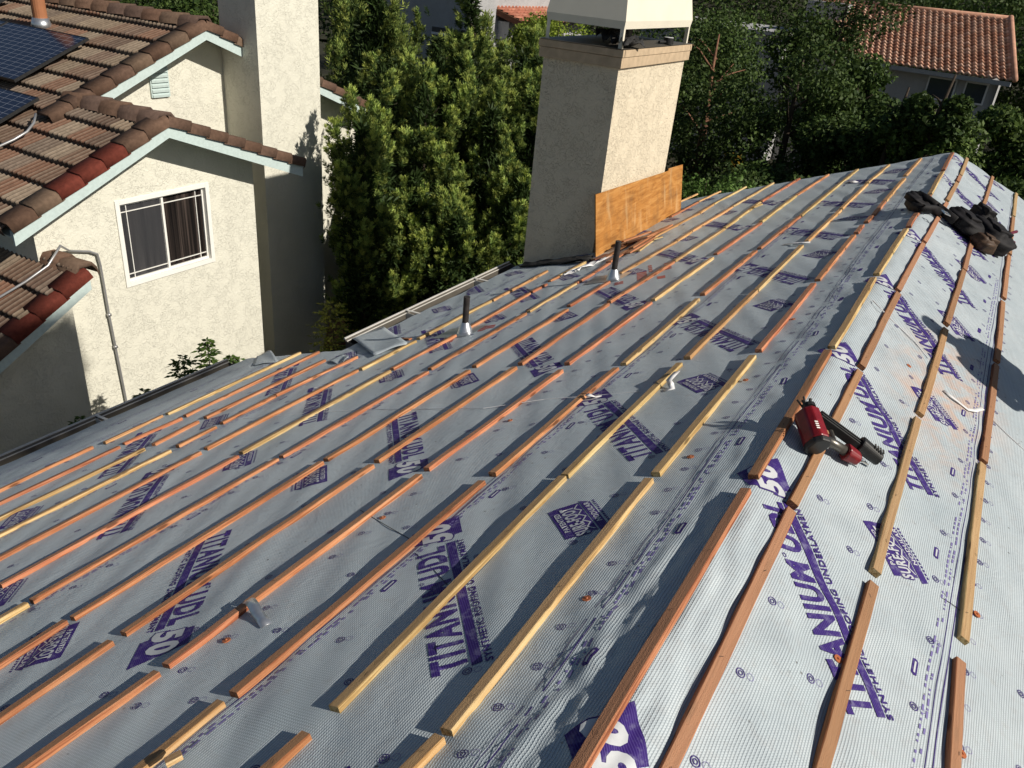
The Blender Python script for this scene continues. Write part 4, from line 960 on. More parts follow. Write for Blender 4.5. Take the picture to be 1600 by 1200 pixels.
# neighbour's chimney
m = MB(); m.box((-9.1+.001, 8.06, GN), (-8.4, 9.22, 1.9)); nc_ = m.build("chimney", 'stucco_cream', nb); m = MB(); m.box((-9.12, 8.03, 1.9), (-8.37, 9.25, 2.0)); m.build("chimney_cap", 'trim_tan', nc_)
# window
fx = X+.012; m = MB()
def fr(y0, y1, z0, z1, w_, x0, x1, mm=m):
    mm.box((x0, y0, z0), (x1, y0+w_, z1)); mm.box((x0, y1-w_, z0), (x1, y1, z1)); mm.box((x0, y0+w_, z0), (x1, y1-w_, z0+w_)); mm.box((x0, y0+w_, z1-w_), (x1, y1-w_, z1))
fr(wy0-.03, wy1+.03, wz0-.03, wz1+.03, .055, X-.06, X+.015)
win = m.build("window", 'white_vinyl', nb, bevel=.003)
ym = (wy0+wy1)/2-.02
for (a, b, xo, gl, nm_) in ((wy0+.02, ym+.02, -.035, 'glass_screen', 0), (ym-.01, wy1-.02, -.05, 'glass_dark', 1)):
    m = MB(); fr(a, b, wz0+.022, wz1-.022, .028, X+xo-.02, X+xo+.012, m)
    for z in (wz0+.10, wz1-.13): m.box((X+xo-.008, a+.028, z), (X+xo+.004, b-.028, z+.009))
    yq = a+.10 if nm_ == 0 else b-.12; m.box((X+xo-.0085, yq, wz0+.05), (X+xo+.0045, yq+.009, wz1-.05))
    m.build("sash", 'white_vinyl', win)
    k = MB(); k.box((X+xo-.014, a+.026, wz0+.048), (X+xo-.010, b-.026, wz1-.048)); k.build("pane", 'curtain' if nm_ else 'screened_pane', win)
# gable vent louver
m = MB(); lp = [(-9.09, 6.885, -.53), (-9.09, 7.135, -.53), (-9.09, 7.135, -.07), (-9.09, 6.885, -.20)]
m.box((-9.1, 6.87, -.545), (-9.075, 7.15, -.53)); m.box((-9.1, 6.87, -.53), (-9.075, 6.885, -.2)); m.box((-9.1, 7.135, -.53), (-9.075, 7.15, -.08))
for i in range(7): m.frame_box((-9.095, 6.885, -.525+.06*i), (.03, 0, -.022), (0, .25, 0), (.004, 0, .03))
m.build("gable_vent", 'fascia_pale', nb)
# conduit
def conduit(pts, name="conduit"):
    m = MB(); m.tube(pts, .012, 10); return m
cp = [onplane(q, (1, 0, 0), -7.665) for q in [(140, 393), (152, 397), (157, 415), (170, 490), (180, 540), (197, 625)]]
r0 = [onplane(q, nrm((0, -.52, 1)), nrm((0, -.52, 1))@(oc)+.15) for q in [(-30, 480), (0, 464), (40, 440), (75, 415)]]
m = MB(); pts = r0+[np.array([-7.5, 4.44, -1.56]), np.array([-7.665, 4.62, -1.70])]+cp+[cp[-1]+np.array([0, .0, -.8])]
m.tube(pts, .013, 10)
for q in (cp[3], cp[4]): m.box(q-np.array([.02, .02, .03]), q+np.array([.018, .02, .0]))
m.build("conduit", 'conduit', nb, smooth=True)
# solar panels
def panel(x0, x1, y0, y1, lift=.13):
    def pp(x, y, h): return np.array([x, y, -.483+KP*(y-5.72)])+nPL*(h)
    a = pp(x0, y0, lift); b = pp(x1, y0, lift)-a; c = pp(x0, y1, lift)-a; m = MB(); t = .035; bw_ = .012
    L = np.linalg.norm(c); cu = c/L
    m.frame_box(a, b, cu*bw_, nPL*t); m.frame_box(a+c-cu*bw_, b, cu*bw_, nPL*t); bx_ = nrm(b); m.frame_box(a+cu*bw_, bx_*bw_, c-cu*2*bw_, nPL*t); m.frame_box(a+b-bx_*bw_+cu*bw_, bx_*bw_, c-cu*2*bw_, nPL*t)
    p = m.build("solar_panel", 'black_rubber', nb)
    a2 = a+bx_*bw_+cu*bw_+nPL*(t-.004); b2 = b-bx_*2*bw_; c2 = c-cu*2*bw_
    V = [a2, a2+b2, a2+b2+c2, a2+c2, a2-nPL*.01, a2+b2-nPL*.01, a2+b2+c2-nPL*.01, a2+c2-nPL*.01]; W_, H_ = np.linalg.norm(b2), np.linalg.norm(c2)
    mkobj("solar_glass", np.array(V), [(0, 1, 2, 3), (7, 6, 5, 4)], 'solar_cell', p, uv=np.array([(0, 0), (W_, 0), (W_, H_), (0, H_)]*2))
    return p
panel(-11.58, -9.86, 5.66, 6.69); panel(-11.58, -9.86, 4.60, 5.63) if False else None
panel(-10.84, -9.12, 4.46, 5.49); panel(-12.61, -10.87, 4.46, 5.49); panel(-13.35, -11.61, 5.66, 6.69); panel(-14.2, -12.45, 6.86, 7.3)
m = MB(); q = onplane((64, 34), nPL, d0+.1); m.tube([q-np.array([0, 0, .2]), q+np.array([0, 0, .55])], .09, 18, 0); vpn = m.build("vent_pipe", 'clay_pipe' if 'clay_pipe' in MAT else 'trim_tan', nb, smooth=False)
m = MB(); m.tube([q-np.array([0, 0, .1]), q+np.array([0, 0, .05])], [.15, .10], 18, 0); m.build("pipe_flashing", 'galv', vpn, smooth=True)
# white conduit from panel down the tiles
m = MB(); m.tube([onplane(a, nPL, d0+h) for a, h in (((58, 175), .13), (60, 183), ) if False] or [onplane((56, 178), nPL, d0+.14), onplane((53, 192), nPL, d0+.13), onplane((42, 206), nPL, d0+.12), onplane((22, 218), nPL, d0+.12), onplane((0, 228), nPL, d0+.12), onplane((-30, 243), nPL, d0+.12)], .014, 8); m.build("conduit", 'conduit', nb, smooth=True)

SCL = None
# ================================================================== far houses
def clay_roof(name, E0, a, L, R0, rows, parent, pitch=.205, seed=1, pal=((.74, .40, .26), (.78, .47, .32), (.68, .35, .22), (.82, .53, .38))):
    E0, a, R0 = np.array(E0, float), nrm(a), np.array(R0, float); upv = R0-E0; nm = nrm(np.cross(a, upv)); nm = nm if nm[2] > 0 else -nm
    rg = np.random.default_rng(seed); sub = 8; nx = int(L/pitch)*sub; xs = np.arange(nx+1)*pitch/sub; t = (np.arange(nx+1) % sub)/sub
    prof = np.where(t < .625, np.sin(np.clip(t/.625, 0, 1)*math.pi), -.25*np.sin((t-.625)/.375*math.pi))*.045
    V = []; Cc = []; Fq = []; k = 0; ti = (np.arange(nx+1)//sub)
    for r in range(rows):
        c = np.array(pal)[rg.integers(0, len(pal), ti.max()+2)][ti]*rg.uniform(.85, 1.1, ti.max()+2)[ti][:, None]
        tint = np.where((t > .6)[:, None], .6, 1.)  # tile colour darker in the troughs between barrels
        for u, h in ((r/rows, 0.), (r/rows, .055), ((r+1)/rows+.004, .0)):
            V.append(E0+xs[:, None]*a+upv*u+(prof+h)[:, None]*nm); Cc.append(c*tint*(.5 if (h == 0. and u == r/rows) else 1))
        for q in range(2): b = np.arange(nx)+(k+q)*(nx+1); Fq.append(np.stack([b, b+1, b+nx+2, b+nx+1], 1))
        k += 3
    return mkobj(name, np.concatenate(V), np.concatenate(Fq), 'clay_tile', parent, True, colr=np.concatenate(Cc))
h2 = empty("house", (-3, 33, GZ), "far house with a sunlit terracotta barrel-tile roof at the upper right", "house")
E0 = np.array([.27, 30, -.5]); a_ = nrm((-.985, .17, 0)); R0_ = np.array([-.49, 33.3, 1.15])
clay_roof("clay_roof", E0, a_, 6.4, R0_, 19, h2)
m = MB(); m.tube([R0_+np.array([0, 0, .02]), R0_+a_*6.4+np.array([0, 0, .02])], .09, 10); V = [E0+(R0_-E0)*t+np.array([.03, 0, .06]) for t in (0, 1)]; m.tube(V, .085, 10); m.build("ridge_tiles", 'clay_ridge' if 'clay_ridge' in MAT else 'wood_orange', h2, smooth=True)
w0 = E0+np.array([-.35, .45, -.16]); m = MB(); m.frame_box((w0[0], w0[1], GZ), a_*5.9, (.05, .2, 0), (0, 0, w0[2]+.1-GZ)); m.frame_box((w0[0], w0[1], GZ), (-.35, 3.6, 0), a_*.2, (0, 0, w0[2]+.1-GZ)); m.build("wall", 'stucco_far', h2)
m = MB(); m.frame_box(E0+np.array([-.05, .0, -.15]), a_*6.3, (.02, .05, 0), (0, 0, .13)); m.build("eave_board", 'stucco_far', h2)
wn = nrm(np.cross(a_, (0, 0, 1))); dW = wn@w0
for q0, q1 in (((1453, 118), (1486, 160)), ((1511, 126), (1535, 165))):
    P0 = onplane(q0, wn, dW); P1 = onplane(q1, wn, dW); L = max(.5, abs((P1-P0)@a_)); out = -wn if wn[1] > 0 else wn
    p = np.array([P0[0], P0[1], P1[2]])+out*.02; m = MB(); m.frame_box(p, -a_*L, (0, 0, P0[2]-P1[2]), out*.03); wi = m.build("window", 'white_metal', h2); m = MB(); m.frame_box(p-a_*.05+np.array([0, 0, .05]), -a_*(L-.1), (0, 0, P0[2]-P1[2]-.1), out*.035); m.build("pane", 'glass_far', wi)

h3 = empty("house", (-14.5, 23, GZ), "grey-walled house with terracotta roof behind the conifers at the top centre", "house")
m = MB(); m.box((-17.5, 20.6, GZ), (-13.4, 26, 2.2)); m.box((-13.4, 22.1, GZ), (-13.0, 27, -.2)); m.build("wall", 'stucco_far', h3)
V3 = [onplane(q, (0, 1, 0), 22.0) for q in ((820, 36), (745, -2))]
clay_roof("clay_roof", V3[0]+np.array([0, .0, 0]), (0, 1, 0), 7.0, V3[0]+(V3[1]-V3[0])*1.6, 14, h3, seed=3, pal=((.42, .16, .10), (.46, .20, .13), (.38, .14, .09)))
m = MB(); m.frame_box(V3[0]+np.array([0, -.02, .0]), (V3[1]-V3[0])*1.6, (0, .03, 0), (0, 0, -.16)); m.build("rake_board", 'wood_dark', h3)
qa = onplane((676, 41), (0, 1, 0), 20.58); qb = onplane((722, 78), (0, 1, 0), 20.58); m = MB(); m.box((qa[0], 20.55, qb[2]-.2), (qa[0]+1.5, 20.6, qa[2])); wi = m.build("window", 'glass_far', h3); m = MB(); m.box((qa[0], 20.53, qa[2]-.2), (qa[0]+1.5, 20.55, qa[2]-.14)); m.box((qa[0]+.72, 20.53, qb[2]-.2), (qa[0]+.76, 20.55, qa[2]-.2)); m.build("window_frame", 'white_metal', wi)
h4 = empty("house", (-8.5, 33, GZ), "pale house wall glimpsed between trees behind the chimney", "house")
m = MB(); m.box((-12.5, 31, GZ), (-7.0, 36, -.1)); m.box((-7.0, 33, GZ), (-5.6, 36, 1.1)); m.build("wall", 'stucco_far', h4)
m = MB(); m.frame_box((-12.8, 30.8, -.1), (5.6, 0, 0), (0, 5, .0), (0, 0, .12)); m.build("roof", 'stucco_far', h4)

# ================================================================== small yard things
for i in range(2):
    m = MB(); p = onplane((1045, 203+10*i), (0, 0, 1), GZ+.6-.3*i); m.box((p[0]-.2, p[1], p[2]-.35), (p[0]+3.2, p[1]+.4, p[2])); tag(m.build("garden_step", 'concrete'), f"{'upper' if i == 0 else 'lower'} concrete garden step in deep shade right of the chimney", "step", "garden steps")
p = onplane((1140, 262), (0, 0, 1), GZ+.4); m = MB(); m.tube([p+np.array([0, .3, -.5]), p+np.array([0, .3, .35])], [.26, .33], 14); m.tube([p+np.array([0, .3, .35]), p+np.array([0, .3, .40])], .35, 14); tag(m.build("bin", 'bin_yellow'), "dull yellow bin in the shade beyond the hedge", "bin")
lum = empty("woodpile", (-7.2, 8.6, GZ), "dark red timber boards stacked in the shade behind the yellow-green sapling", "woodpile")
for i in range(7):
    p = onplane((478+9*i, 512-4*i), (0, 0, 1), -3.9); m = MB(); m.frame_box(p+np.array([0, 0, -.4+.02*i]), (.9, 1.0-.1*i, .02), (-.10, .09, .05), (0, 0, .12)); m.build("board", 'wood_dark', lum)

# ================================================================== trees
def leafmesh(name, cen, nor, size, asp, colr, mat, parent, seed, droop=0.):
    """one folded leaf per centre: quads with width size*asp, length size"""
    n = len(cen); rg = np.random.default_rng(seed)
    t = np.cross(nor, rg.normal(size=(n, 3))); t /= np.linalg.norm(t, axis=1)[:, None]+1e-9; b = np.cross(nor, t)
    L = size[:, None]; v0 = cen-t*L*.5; v1 = cen+b*L*asp*.5+nor*L*.06; v2 = cen+t*L*.5; v3 = cen-b*L*asp*.5+nor*L*.06
    V = np.stack([v0, v1, v2, v3], 1).reshape(-1, 3); Fq = np.arange(4*n).reshape(n, 4); C = np.repeat(colr, 4, 0)
    return mkobj(name, V, Fq, mat, parent, False, colr=C)
def blades(name, base, dirs, length, width, colr, mat, parent, seed):
    n = len(base); rg = np.random.default_rng(seed); s_ = np.cross(dirs, rg.normal(size=(n, 3))); s_ /= np.linalg.norm(s_, axis=1)[:, None]+1e-9
    L = length[:, None]; W_ = width; V = np.stack([base-s_*W_*.3, base+dirs*L*.5-s_*W_*.5, base+dirs*L, base+dirs*L*.5+s_*W_*.5], 1).reshape(-1, 3)
    return mkobj(name, V, np.arange(4*n).reshape(n, 4), mat, parent, False, colr=np.repeat(colr, 4, 0))
def limbs(parent, base, top, r, n, seed, spread, mat='bark', name="trunk", lo=.45):
    rg = random.Random(seed); m = MB(); base, top = np.array(base, float), np.array(top, float); pts = [base+(top-base)*t+np.array([rg.uniform(-.05, .05), rg.uniform(-.05, .05), 0])*(t > 0) for t in (0, .3, .6, .85, 1)]
    m.tube(pts, [r, r*.8, r*.55, r*.3, r*.12], 8)
    H_ = np.linalg.norm(top-base)
    for i in range(n):
        t = lo+(.95-lo)*i/n; p = base+(top-base)*t; a = rg.uniform(0, 6.28); s_ = spread*(1-.5*t)*rg.uniform(.6, 1); q = p+np.array([math.cos(a)*s_, math.sin(a)*s_, s_*rg.uniform(.3, .9)])
        mid = (p+q)/2+np.array([0, 0, rg.uniform(-.1, .15)*s_]); m.tube([p, mid, q], [r*.35*(1-t*.5), r*.2*(1-t*.5), r*.06], 6)
    return m.build(name, mat, parent, smooth=True)
def conifer(x, y, ztop, R, seed, label, ntuft=900, nbl=46, group="fine-leaved conifers between the two houses", dark=1., zb=None, ts=1.):
    rg = np.random.default_rng(seed); tr = empty("conifer", (x, y, GZ), label, "tree", group); zb = zb if zb is not None else GZ+.8
    limbs(tr, (x, y, GZ), (x+rg.uniform(-.1, .1), y, ztop-.35), .07, 14, seed, R*.7)
    # sub-spires give the uneven crown
    ns = 9; sp = [(0, 0, ztop, R*.55)]+[(R*rg.uniform(.35, .9)*math.cos(a), R*rg.uniform(.35, .9)*math.sin(a), ztop-(ztop-zb)*rg.uniform(.08, .62), R*rg.uniform(.28, .5)) for a in rg.uniform(0, 6.28, ns)]
    T = []
    for i, (dx, dy, zt, rr) in enumerate(sp):
        k = int(ntuft*(.28 if i == 0 else .72/ns)); h = rg.uniform(0, 1, k)**.8; z = zt-h*(zt-zb)*rg.uniform(.55, 1, k); prof = np.minimum(1, (h+.03)*3.2)**.7*rr*(1-.15*h)
        a = rg.uniform(0, 6.28, k); q = rg.uniform(.72, 1.08, k); t0 = np.stack([x+dx+np.cos(a)*prof*q, y+dy+np.sin(a)*prof*q, z, np.cos(a), np.sin(a)], 1)
        t0[0, 2] = zt-.12*ts; npl = max(2, k//34); idx = rg.integers(0, npl, k); c0 = t0[idx].copy(); e = rg.uniform(-1, 1, k); wd = .075*ts*(1-.5*np.clip(e, 0, 1))
        c0[:, 2] += e*.24*ts; c0[:, 0] += rg.normal(size=k)*wd; c0[:, 1] += rg.normal(size=k)*wd; T.append(np.concatenate([c0, e[:, None]], 1))
    T = np.concatenate(T); T = T[(T[:, 2] > zb) & (T[:, 2] < ztop+.1)]; n = len(T)
    ax = np.stack([T[:, 3]*.45, T[:, 4]*.45, np.full(n, 1.)], 1)+rg.normal(size=(n, 3))*.22; ax /= np.linalg.norm(ax, axis=1)[:, None]
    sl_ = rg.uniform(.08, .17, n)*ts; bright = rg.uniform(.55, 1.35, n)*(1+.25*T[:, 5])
    nb_ = nbl; rep = lambda A: np.repeat(A, nb_, 0)
    u = rg.uniform(0, 1, n*nb_)**.7; axr = rep(ax); base = rep(T[:, :3])+axr*(u*rep(sl_))[:, None]
    rnd = rg.normal(size=(n*nb_, 3)); rnd -= axr*(rnd*axr).sum(1)[:, None]; rnd /= np.linalg.norm(rnd, axis=1)[:, None]+1e-9
    d = rnd*(1.05-.45*u)[:, None]+axr*(.45+.6*u)[:, None]; d /= np.linalg.norm(d, axis=1)[:, None]
    tip = (u > .5)[:, None]; hue = rep(rg.uniform(0, 1, n))[:, None]
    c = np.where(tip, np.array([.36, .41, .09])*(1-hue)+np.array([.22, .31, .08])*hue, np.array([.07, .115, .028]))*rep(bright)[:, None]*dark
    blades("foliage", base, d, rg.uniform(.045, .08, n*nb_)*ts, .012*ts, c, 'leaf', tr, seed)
    nc = 5000; a = rg.uniform(0, 6.28, nc); hh = rg.uniform(0, 1, nc)**.8; rr = R*.62*np.minimum(1, hh*2.2+.08)*np.sqrt(rg.uniform(0, 1, nc)); cen = np.stack([x+rr*np.cos(a), y+rr*np.sin(a), ztop-.25-hh*(ztop-.25-zb)], 1)
    dd = rg.normal(size=(nc, 3))+np.array([0, 0, .8]); dd /= np.linalg.norm(dd, axis=1)[:, None]
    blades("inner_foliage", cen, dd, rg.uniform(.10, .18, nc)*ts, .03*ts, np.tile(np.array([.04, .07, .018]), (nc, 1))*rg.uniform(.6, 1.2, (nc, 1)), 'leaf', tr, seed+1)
    return tr
CT = [(-7.15, 8.95, -.25, .55, "leftmost conifer, shorter, brushing the brown roof beside the neighbour's chimney"),
      (-7.3, 10.3, -.15, .8, "conifer second from the neighbour's chimney, with bright pointed tops"),
      (-6.9, 9.6, -1.3, .75, "low bushy conifer in front, between the two chimneys and behind the woodpile"),
      (-7.4, 11.4, .15, .8, "mid-row conifer left of the tall spire"),
      (-7.72, 12.15, 1.15, .42, "tall thin conifer spire rising out of the photo's top edge"),
      (-6.6, 11.2, -.45, .8, "conifer in front of the tall spire, nearer our gutter"),
      (-6.6, 12.6, .25, .8, "conifer just left of the near chimney's trim"),
      (-5.6, 10.6, -1.35, .75, "conifer whose top stays below the near chimney's middle"),
      (-6.0, 9.5, -1.75, .7, "lowest conifer, right above the stepped gutter"),
      (-5.5, 12.2, -.6, .8, "conifer half hidden behind the near chimney"),
      (-6.85, 8.34, -.45, .36, "small conifer pressed close to the neighbour's chimney corner"),
      (-8.3, 10.6, -.1, .85, "shaded conifer behind the leftmost ones, above the neighbour's far eave"),
      (-8.6, 12.4, .35, .9, "full conifer left of the tall spire, in front of the grey wall"),
      (-6.2, 11.9, -.3, .75, "conifer between the tall spire and the near chimney, second row")]
for i, (x, y, zt, R, lb) in enumerate(CT): conifer(x, y, zt, R, 100+i, lb, ntuft=1150 if y < 11 else 950)
BT = [(-11.0, 13.6, .9, .95, "olive conifer behind the neighbour's chimney, leftmost of the back ones"), (-9.4, 14.2, -.25, 1.1, "olive conifer behind, between the chimney and the grey house"), (-12.8, 15.5, .8, 1.3, "olive conifer above the neighbour's brown ridge, seen left of its chimney"), (-10.9, 17.2, -.6, 1.2, "olive conifer in front of the grey house's window"),
      (-12.4, 15.2, 1.2, 1.1, "olive conifer just right of the neighbour's chimney top"), (-9.9, 15.8, .1, 1.1, "olive conifer below the grey house's window, in the second row"), (-8.6, 15.6, .0, 1.1, "olive conifer to the right of the tall spire, farther back")]
for i, (x, y, zt, R, lb) in enumerate(BT): conifer(x, y, zt, R, 140+i, lb, ntuft=1000, nbl=28, group="olive conifers behind the neighbour's house", dark=.85, ts=1.5)

def broad(x, y, ztop, R, seed, label, n=7000, leaf=.085, zb=None, c0=(.03, .06, .015), c1=(.08, .125, .025), nm="broadleaf_tree", cat="tree", group="dark broadleaf trees beyond the roof", bark='bark', clumps=16, base=GZ, trunk=None, nl=9, keep=None):
    rg = np.random.default_rng(seed); tr = empty(nm, (x, y, base), label, cat, group); zb = base+1.2 if zb is None else zb
    tx, ty = trunk or (x, y); limbs(tr, (tx, ty, base), (x if not trunk else tx, ty, ztop-.5*R*.5), .14 if cat == "tree" else .03, nl, seed, R*.8, bark)
    P_ = []; Nn = []; Cc = []
    zc = (ztop+zb)/2; hz = (ztop-zb)/2
    for i in range(clumps):
        a = rg.uniform(0, 6.28); e = rg.uniform(-1, 1); q = rg.uniform(.35, .8); cr = R*rg.uniform(.28, .46)
        cc = np.array([x+R*q*math.cos(a)*math.sqrt(1-e*e*.6), y+R*q*math.sin(a)*math.sqrt(1-e*e*.6), zc+hz*e*.78]); k = n//clumps
        d = rg.normal(size=(k, 3)); d /= np.linalg.norm(d, axis=1)[:, None]; r = cr*rg.uniform(.55, 1.12, k)*(1+.22*np.sin(d[:, 0]*7+i)*np.sin(d[:, 2]*6+2*i))
        p = cc+d*r[:, None]*np.array([1, 1, .8]); p[:, 2] = np.minimum(p[:, 2], ztop)
        nn_ = d*.5+rg.normal(size=(k, 3))*.6+np.array([0, 0, .35]); nn_ /= np.linalg.norm(nn_, axis=1)[:, None]
        h = rg.uniform(0, 1, (k, 1)); c = (np.array(c0)*(1-h)+np.array(c1)*h)*rg.uniform(.75, 1.2); kp = (p[:, 2] > zb) & (keep(p) if keep else True); P_.append(p[kp]); Nn.append(nn_[kp]); Cc.append(c[kp])
    P_ = np.concatenate(P_); Nn = np.concatenate(Nn); Cc = np.concatenate(Cc)
    leafmesh("foliage", P_, Nn, rg.uniform(.7, 1.3, len(P_))*leaf, .55, Cc, 'leaf', tr, seed); return tr
RT = [(-5.6, 19.0, .9, 2.1, "tree with reddish twisting limbs just right of the near chimney"), (-3.6, 18.5, .55, 1.7, "round tree in front of the pale wall, centre right"),
      (-7.6, 24.0, .8, 2.2, "tree hugging the near chimney's shroud"), (-4.4, 26, 1.7, 2.0, "tall tree reaching the top edge left of the terracotta roof"),
      (-1.95, 17.8, -.35, 1.4, "rounded dark tree below the left end of the terracotta roof"), (-2.7, 20.5, .25, 1.3, "upright tree overlapping the left corner of the terracotta roof"),
      (-.75, 16.8, .12, 1.2, "pale green young tree in front of the far house's windows"), (.75, 15.6, -1.0, 1.3, "dark tree right of the roof ridge's far end"), (-.9, 14.6, -1.9, 1.2, "shadowy low tree behind the far end of the ridge"),
      (-3.0, 15.6, -1.5, 1.4, "dark sunlit-edged tree above the hedge bush"), (.5, 18.5, -.1, 1.0, "thin tree under the right end of the terracotta eave"), (2.0, 18, -.4, 1.6, "tree at the right edge of the photo"), (-5.2, 15.8, -2.2, 1.3, "low dark tree between chimney and yellow bin"),
      (1.3, 13.6, -1.6, 1.0, "fine-leaved shrub tree against the sunlit slope's far corner"),
      (-.62, 16.2, .52, .6, "slim leafy tree right in front of the far house's windows"), (-1.3, 16.6, .22, .7, "slim tree in front of the far house's left wall")]
for i, (x, y, zt, R, lb) in enumerate(RT):
    yg = i in (6, 10, 13)
    broad(x, y, zt, R, 200+i, lb, n=17000 if y < 22 else 12000, leaf=.10 if y < 20 else .125, c1=(.13, .19, .04) if yg else (.085, .13, .03), bark='bark_red' if i == 0 else 'bark', zb=GZ+1.0+ (0 if y < 20 else .5))
FT = [(-1.6, 42, 2.7, 3.2), (2.4, 40, 2.6, 3.0), (-6.5, 45, 3.4, 3.6), (5.5, 44, 3.6, 3.6), (-12, 44, 3.2, 3.6), (-18, 42, 3.0, 3.6), (1.2, 36, .9, 1.8), (3.8, 33, 1.2, 2.2), (-24, 38, 2.4, 3.6), (-30, 36, 2.4, 3.8), (-17.5, 30, 1.6, 2.6), (-21, 26, 1.0, 2.6)]
FL = ["behind the middle of the terracotta ridge", "behind the terracotta roof's right end", "behind the terracotta roof's left end", "at the top right corner of the photo", "far behind the chimney shroud", "far behind the grey house", "tucked against the terracotta roof's right edge", "right of the terracotta house", "far off above the neighbour's ridge", "farthest to the left", "behind the grey house's left wall", "above the neighbour's brown ridge beside its chimney"]
for i, ((x, y, zt, R), lb) in enumerate(zip(FT, FL)): broad(x, y, zt, R, 240+i, "dark distant tree "+lb, n=6500, leaf=.17, group="distant trees", clumps=20)
for i, (px_, Y_, R_) in enumerate((((235, -10), 24, 2.6), ((310, -10), 22, 2.2), ((330, 8), 19, 1.3))):
    q = onplane(px_, (0, 1, 0), Y_); broad(q[0], Y_, q[2]+.2, R_, 270+i, "dark tree showing above the neighbour's brown ridge, "+("leftmost", "just left of its chimney", "nearest its chimney")[i], n=9000, leaf=.14, group="distant trees", clumps=20)
# continuous wood on the hillside
rg = np.random.default_rng(5); Pw = []; 
for i in range(90):
    cx_, cy_ = rg.uniform(-60, 40), rg.uniform(50, 90); d = rg.normal(size=(420, 3)); d /= np.linalg.norm(d, axis=1)[:, None]; Pw.append(np.array([cx_, cy_, 3.5+rg.uniform(-1, 1)])+d*np.array([4, 4, 3.5])*rg.uniform(.7, 1.1, (420, 1)))
Pw = np.concatenate(Pw); nw = rg.normal(size=Pw.shape)+np.array([0, 0, .5]); nw /= np.linalg.norm(nw, axis=1)[:, None]; h = rg.uniform(0, 1, (len(Pw), 1))
o = leafmesh("woodland", Pw, nw, rg.uniform(.35, .6, len(Pw)), .7, np.array([.04, .07, .02])*(1-h)+np.array([.09, .13, .03])*h, 'leaf', None, 9); o['kind'] = 'stuff'
# hedge bush right of the plywood, ivy-like bush behind the shroud
broad(-3.55, 13.2, -1.28, .95, 300, "sunlit leafy bush just right of the plywood sheet", n=9000, leaf=.07, nm="bush", cat="bush", group=None, zb=-3.4, c0=(.05, .10, .02), c1=(.13, .22, .05), clumps=22, base=GZ)
broad(-8.9, 17.5, .55, 1.1, 301, "yellow-green leafy shrub seen through the gap under the chimney shroud", n=9000, leaf=.075, nm="shrub", cat="shrub", group=None, zb=-2.0, c0=(.12, .18, .02), c1=(.27, .34, .04), clumps=16)
broad(-10.3, 19.0, .35, .9, 302, "yellow-green shrub growing below the grey house's terracotta roof", n=7000, leaf=.08, nm="shrub", cat="shrub", group=None, zb=-2.0, c0=(.10, .15, .02), c1=(.22, .27, .04), clumps=14)
broad(-5.0, 15.0, -3.0, 1.4, 303, "dark ground-hugging shrub in the shade left of the yellow bin", n=6000, leaf=.08, nm="shrub", cat="shrub", group=None, zb=GZ+.2, clumps=16)
# tall tree on the other side of our house, out of frame: crown cut to a slab that shades only the neighbour's lower wall
broad(10.2, 2.7, 12.4, 3.4, 320, "big dense tree rising behind the photographer on the sunny side", n=120000, leaf=.27, zb=6.2, clumps=120, group=None, trunk=(10.2, -.9), nl=0, keep=lambda p: (p[:, 2]-.69*p[:, 0] > 1.43) & (p[:, 2]-.69*p[:, 0] < 2.62) & (p[:, 1] < 5.12))

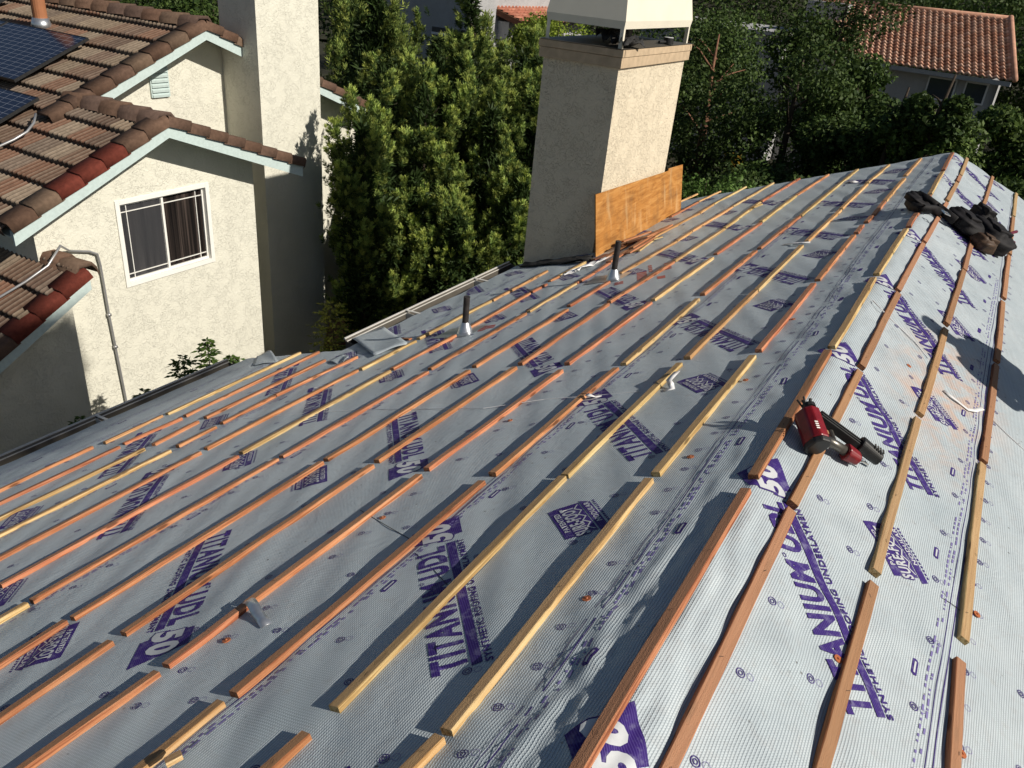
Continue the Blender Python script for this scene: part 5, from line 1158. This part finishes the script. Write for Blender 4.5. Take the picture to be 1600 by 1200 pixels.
# saplings with jagged leaves near the gutter
def sapling(x, y, ztop, hcrown, w_, seed, label, c=(.05, .10, .02), c2=(.10, .16, .03), n=26):
    rg = np.random.default_rng(seed); pl = empty("sapling", (x, y, GZ), label, "plant"); m = MB(); m.tube([(x, y, GZ), (x+.02, y, (GZ+ztop)/2), (x, y+.01, ztop-.03)], [.014, .010, .004], 6)
    ce, no, sz = [], [], []
    for i in range(n):
        t = i/n; z = ztop-hcrown*t; a = i*2.4+rg.uniform(-.3, .3); L = w_*(.35+.65*math.sin(math.pi*min(1, t*.8+.15)))*rg.uniform(.7, 1.1); e = np.array([math.cos(a)*L, math.sin(a)*L, L*.15-.02]); p = np.array([x, y, z]); m.tube([p, p+e], .0022, 4)
        for k in range(7):
            f = .3+.7*k/6; s_ = np.cross(e, (0, 0, 1)); s_ /= np.linalg.norm(s_); dd = nrm(e)
            for sg in ((-1, 1) if k < 6 else (0,)):
                b = p+e*f; dr = nrm(s_*sg*.9+dd*.7+np.array([0, 0, rg.uniform(-.3, .2)])); ce.append(b); no.append(dr); sz.append(.055+.03*(k == 6))
    m.build("stem", 'bark', pl); ce, no, sz = map(np.array, (ce, no, sz)); h = rg.uniform(0, 1, (len(ce), 1))
    blades("foliage", ce, no, sz*rg.uniform(.8, 1.2, len(sz)), .022, np.array(c)*(1-h)+np.array(c2)*h, 'leaf', pl, seed); return pl
P_ = onplane((322, 530), (1, 0, 0), -5.35); sapling(P_[0], P_[1], P_[2], .34, .075, 1, "taller jagged-leaved sapling against the lit wall above the gutter")
P_ = onplane((285, 560), (1, 0, 0), -5.3); sapling(P_[0], P_[1], P_[2], .22, .12, 2, "bushy dark sapling left of the taller one above the gutter", n=16)
P_ = onplane((368, 549), (1, 0, 0), -5.3); sapling(P_[0], P_[1]-.05, P_[2]-.03, .12, .07, 3, "low leafy shoot by the gutter's far end", n=14)
P_ = onplane((222, 602), (1, 0, 0), -5.3); sapling(P_[0], P_[1], P_[2]-.05, .15, .07, 4, "pale shoot peeking over the gutter beside the wall conduit", n=10, c2=(.15, .2, .05))
P_ = onplane((125, 653), (1, 0, 0), -5.3); sapling(P_[0], P_[1], P_[2], .1, .08, 5, "tiny shoot showing over the gutter in the wall's shadow", n=8, c2=(.15, .2, .05))
P_ = onplane((519, 474), (1, 0, 0), -6.3); sapling(P_[0], P_[1], P_[2], .85, .26, 6, "yellow-green sapling standing in the dark gap between the houses", c=(.16, .20, .03), c2=(.34, .34, .06), n=60)
P_ = onplane((545, 522), (1, 0, 0), -6.0); sapling(P_[0], P_[1], P_[2], .6, .28, 7, "dull green sapling at the foot of the yellow-green one", c=(.06, .08, .02), c2=(.12, .14, .03), n=40)
P_ = onplane((505, 548), (1, 0, 0), -6.0); sapling(P_[0], P_[1], P_[2], .5, .28, 8, "low sapling left of the others by the torn sheet edge", c=(.07, .09, .02), c2=(.16, .18, .03), n=34)
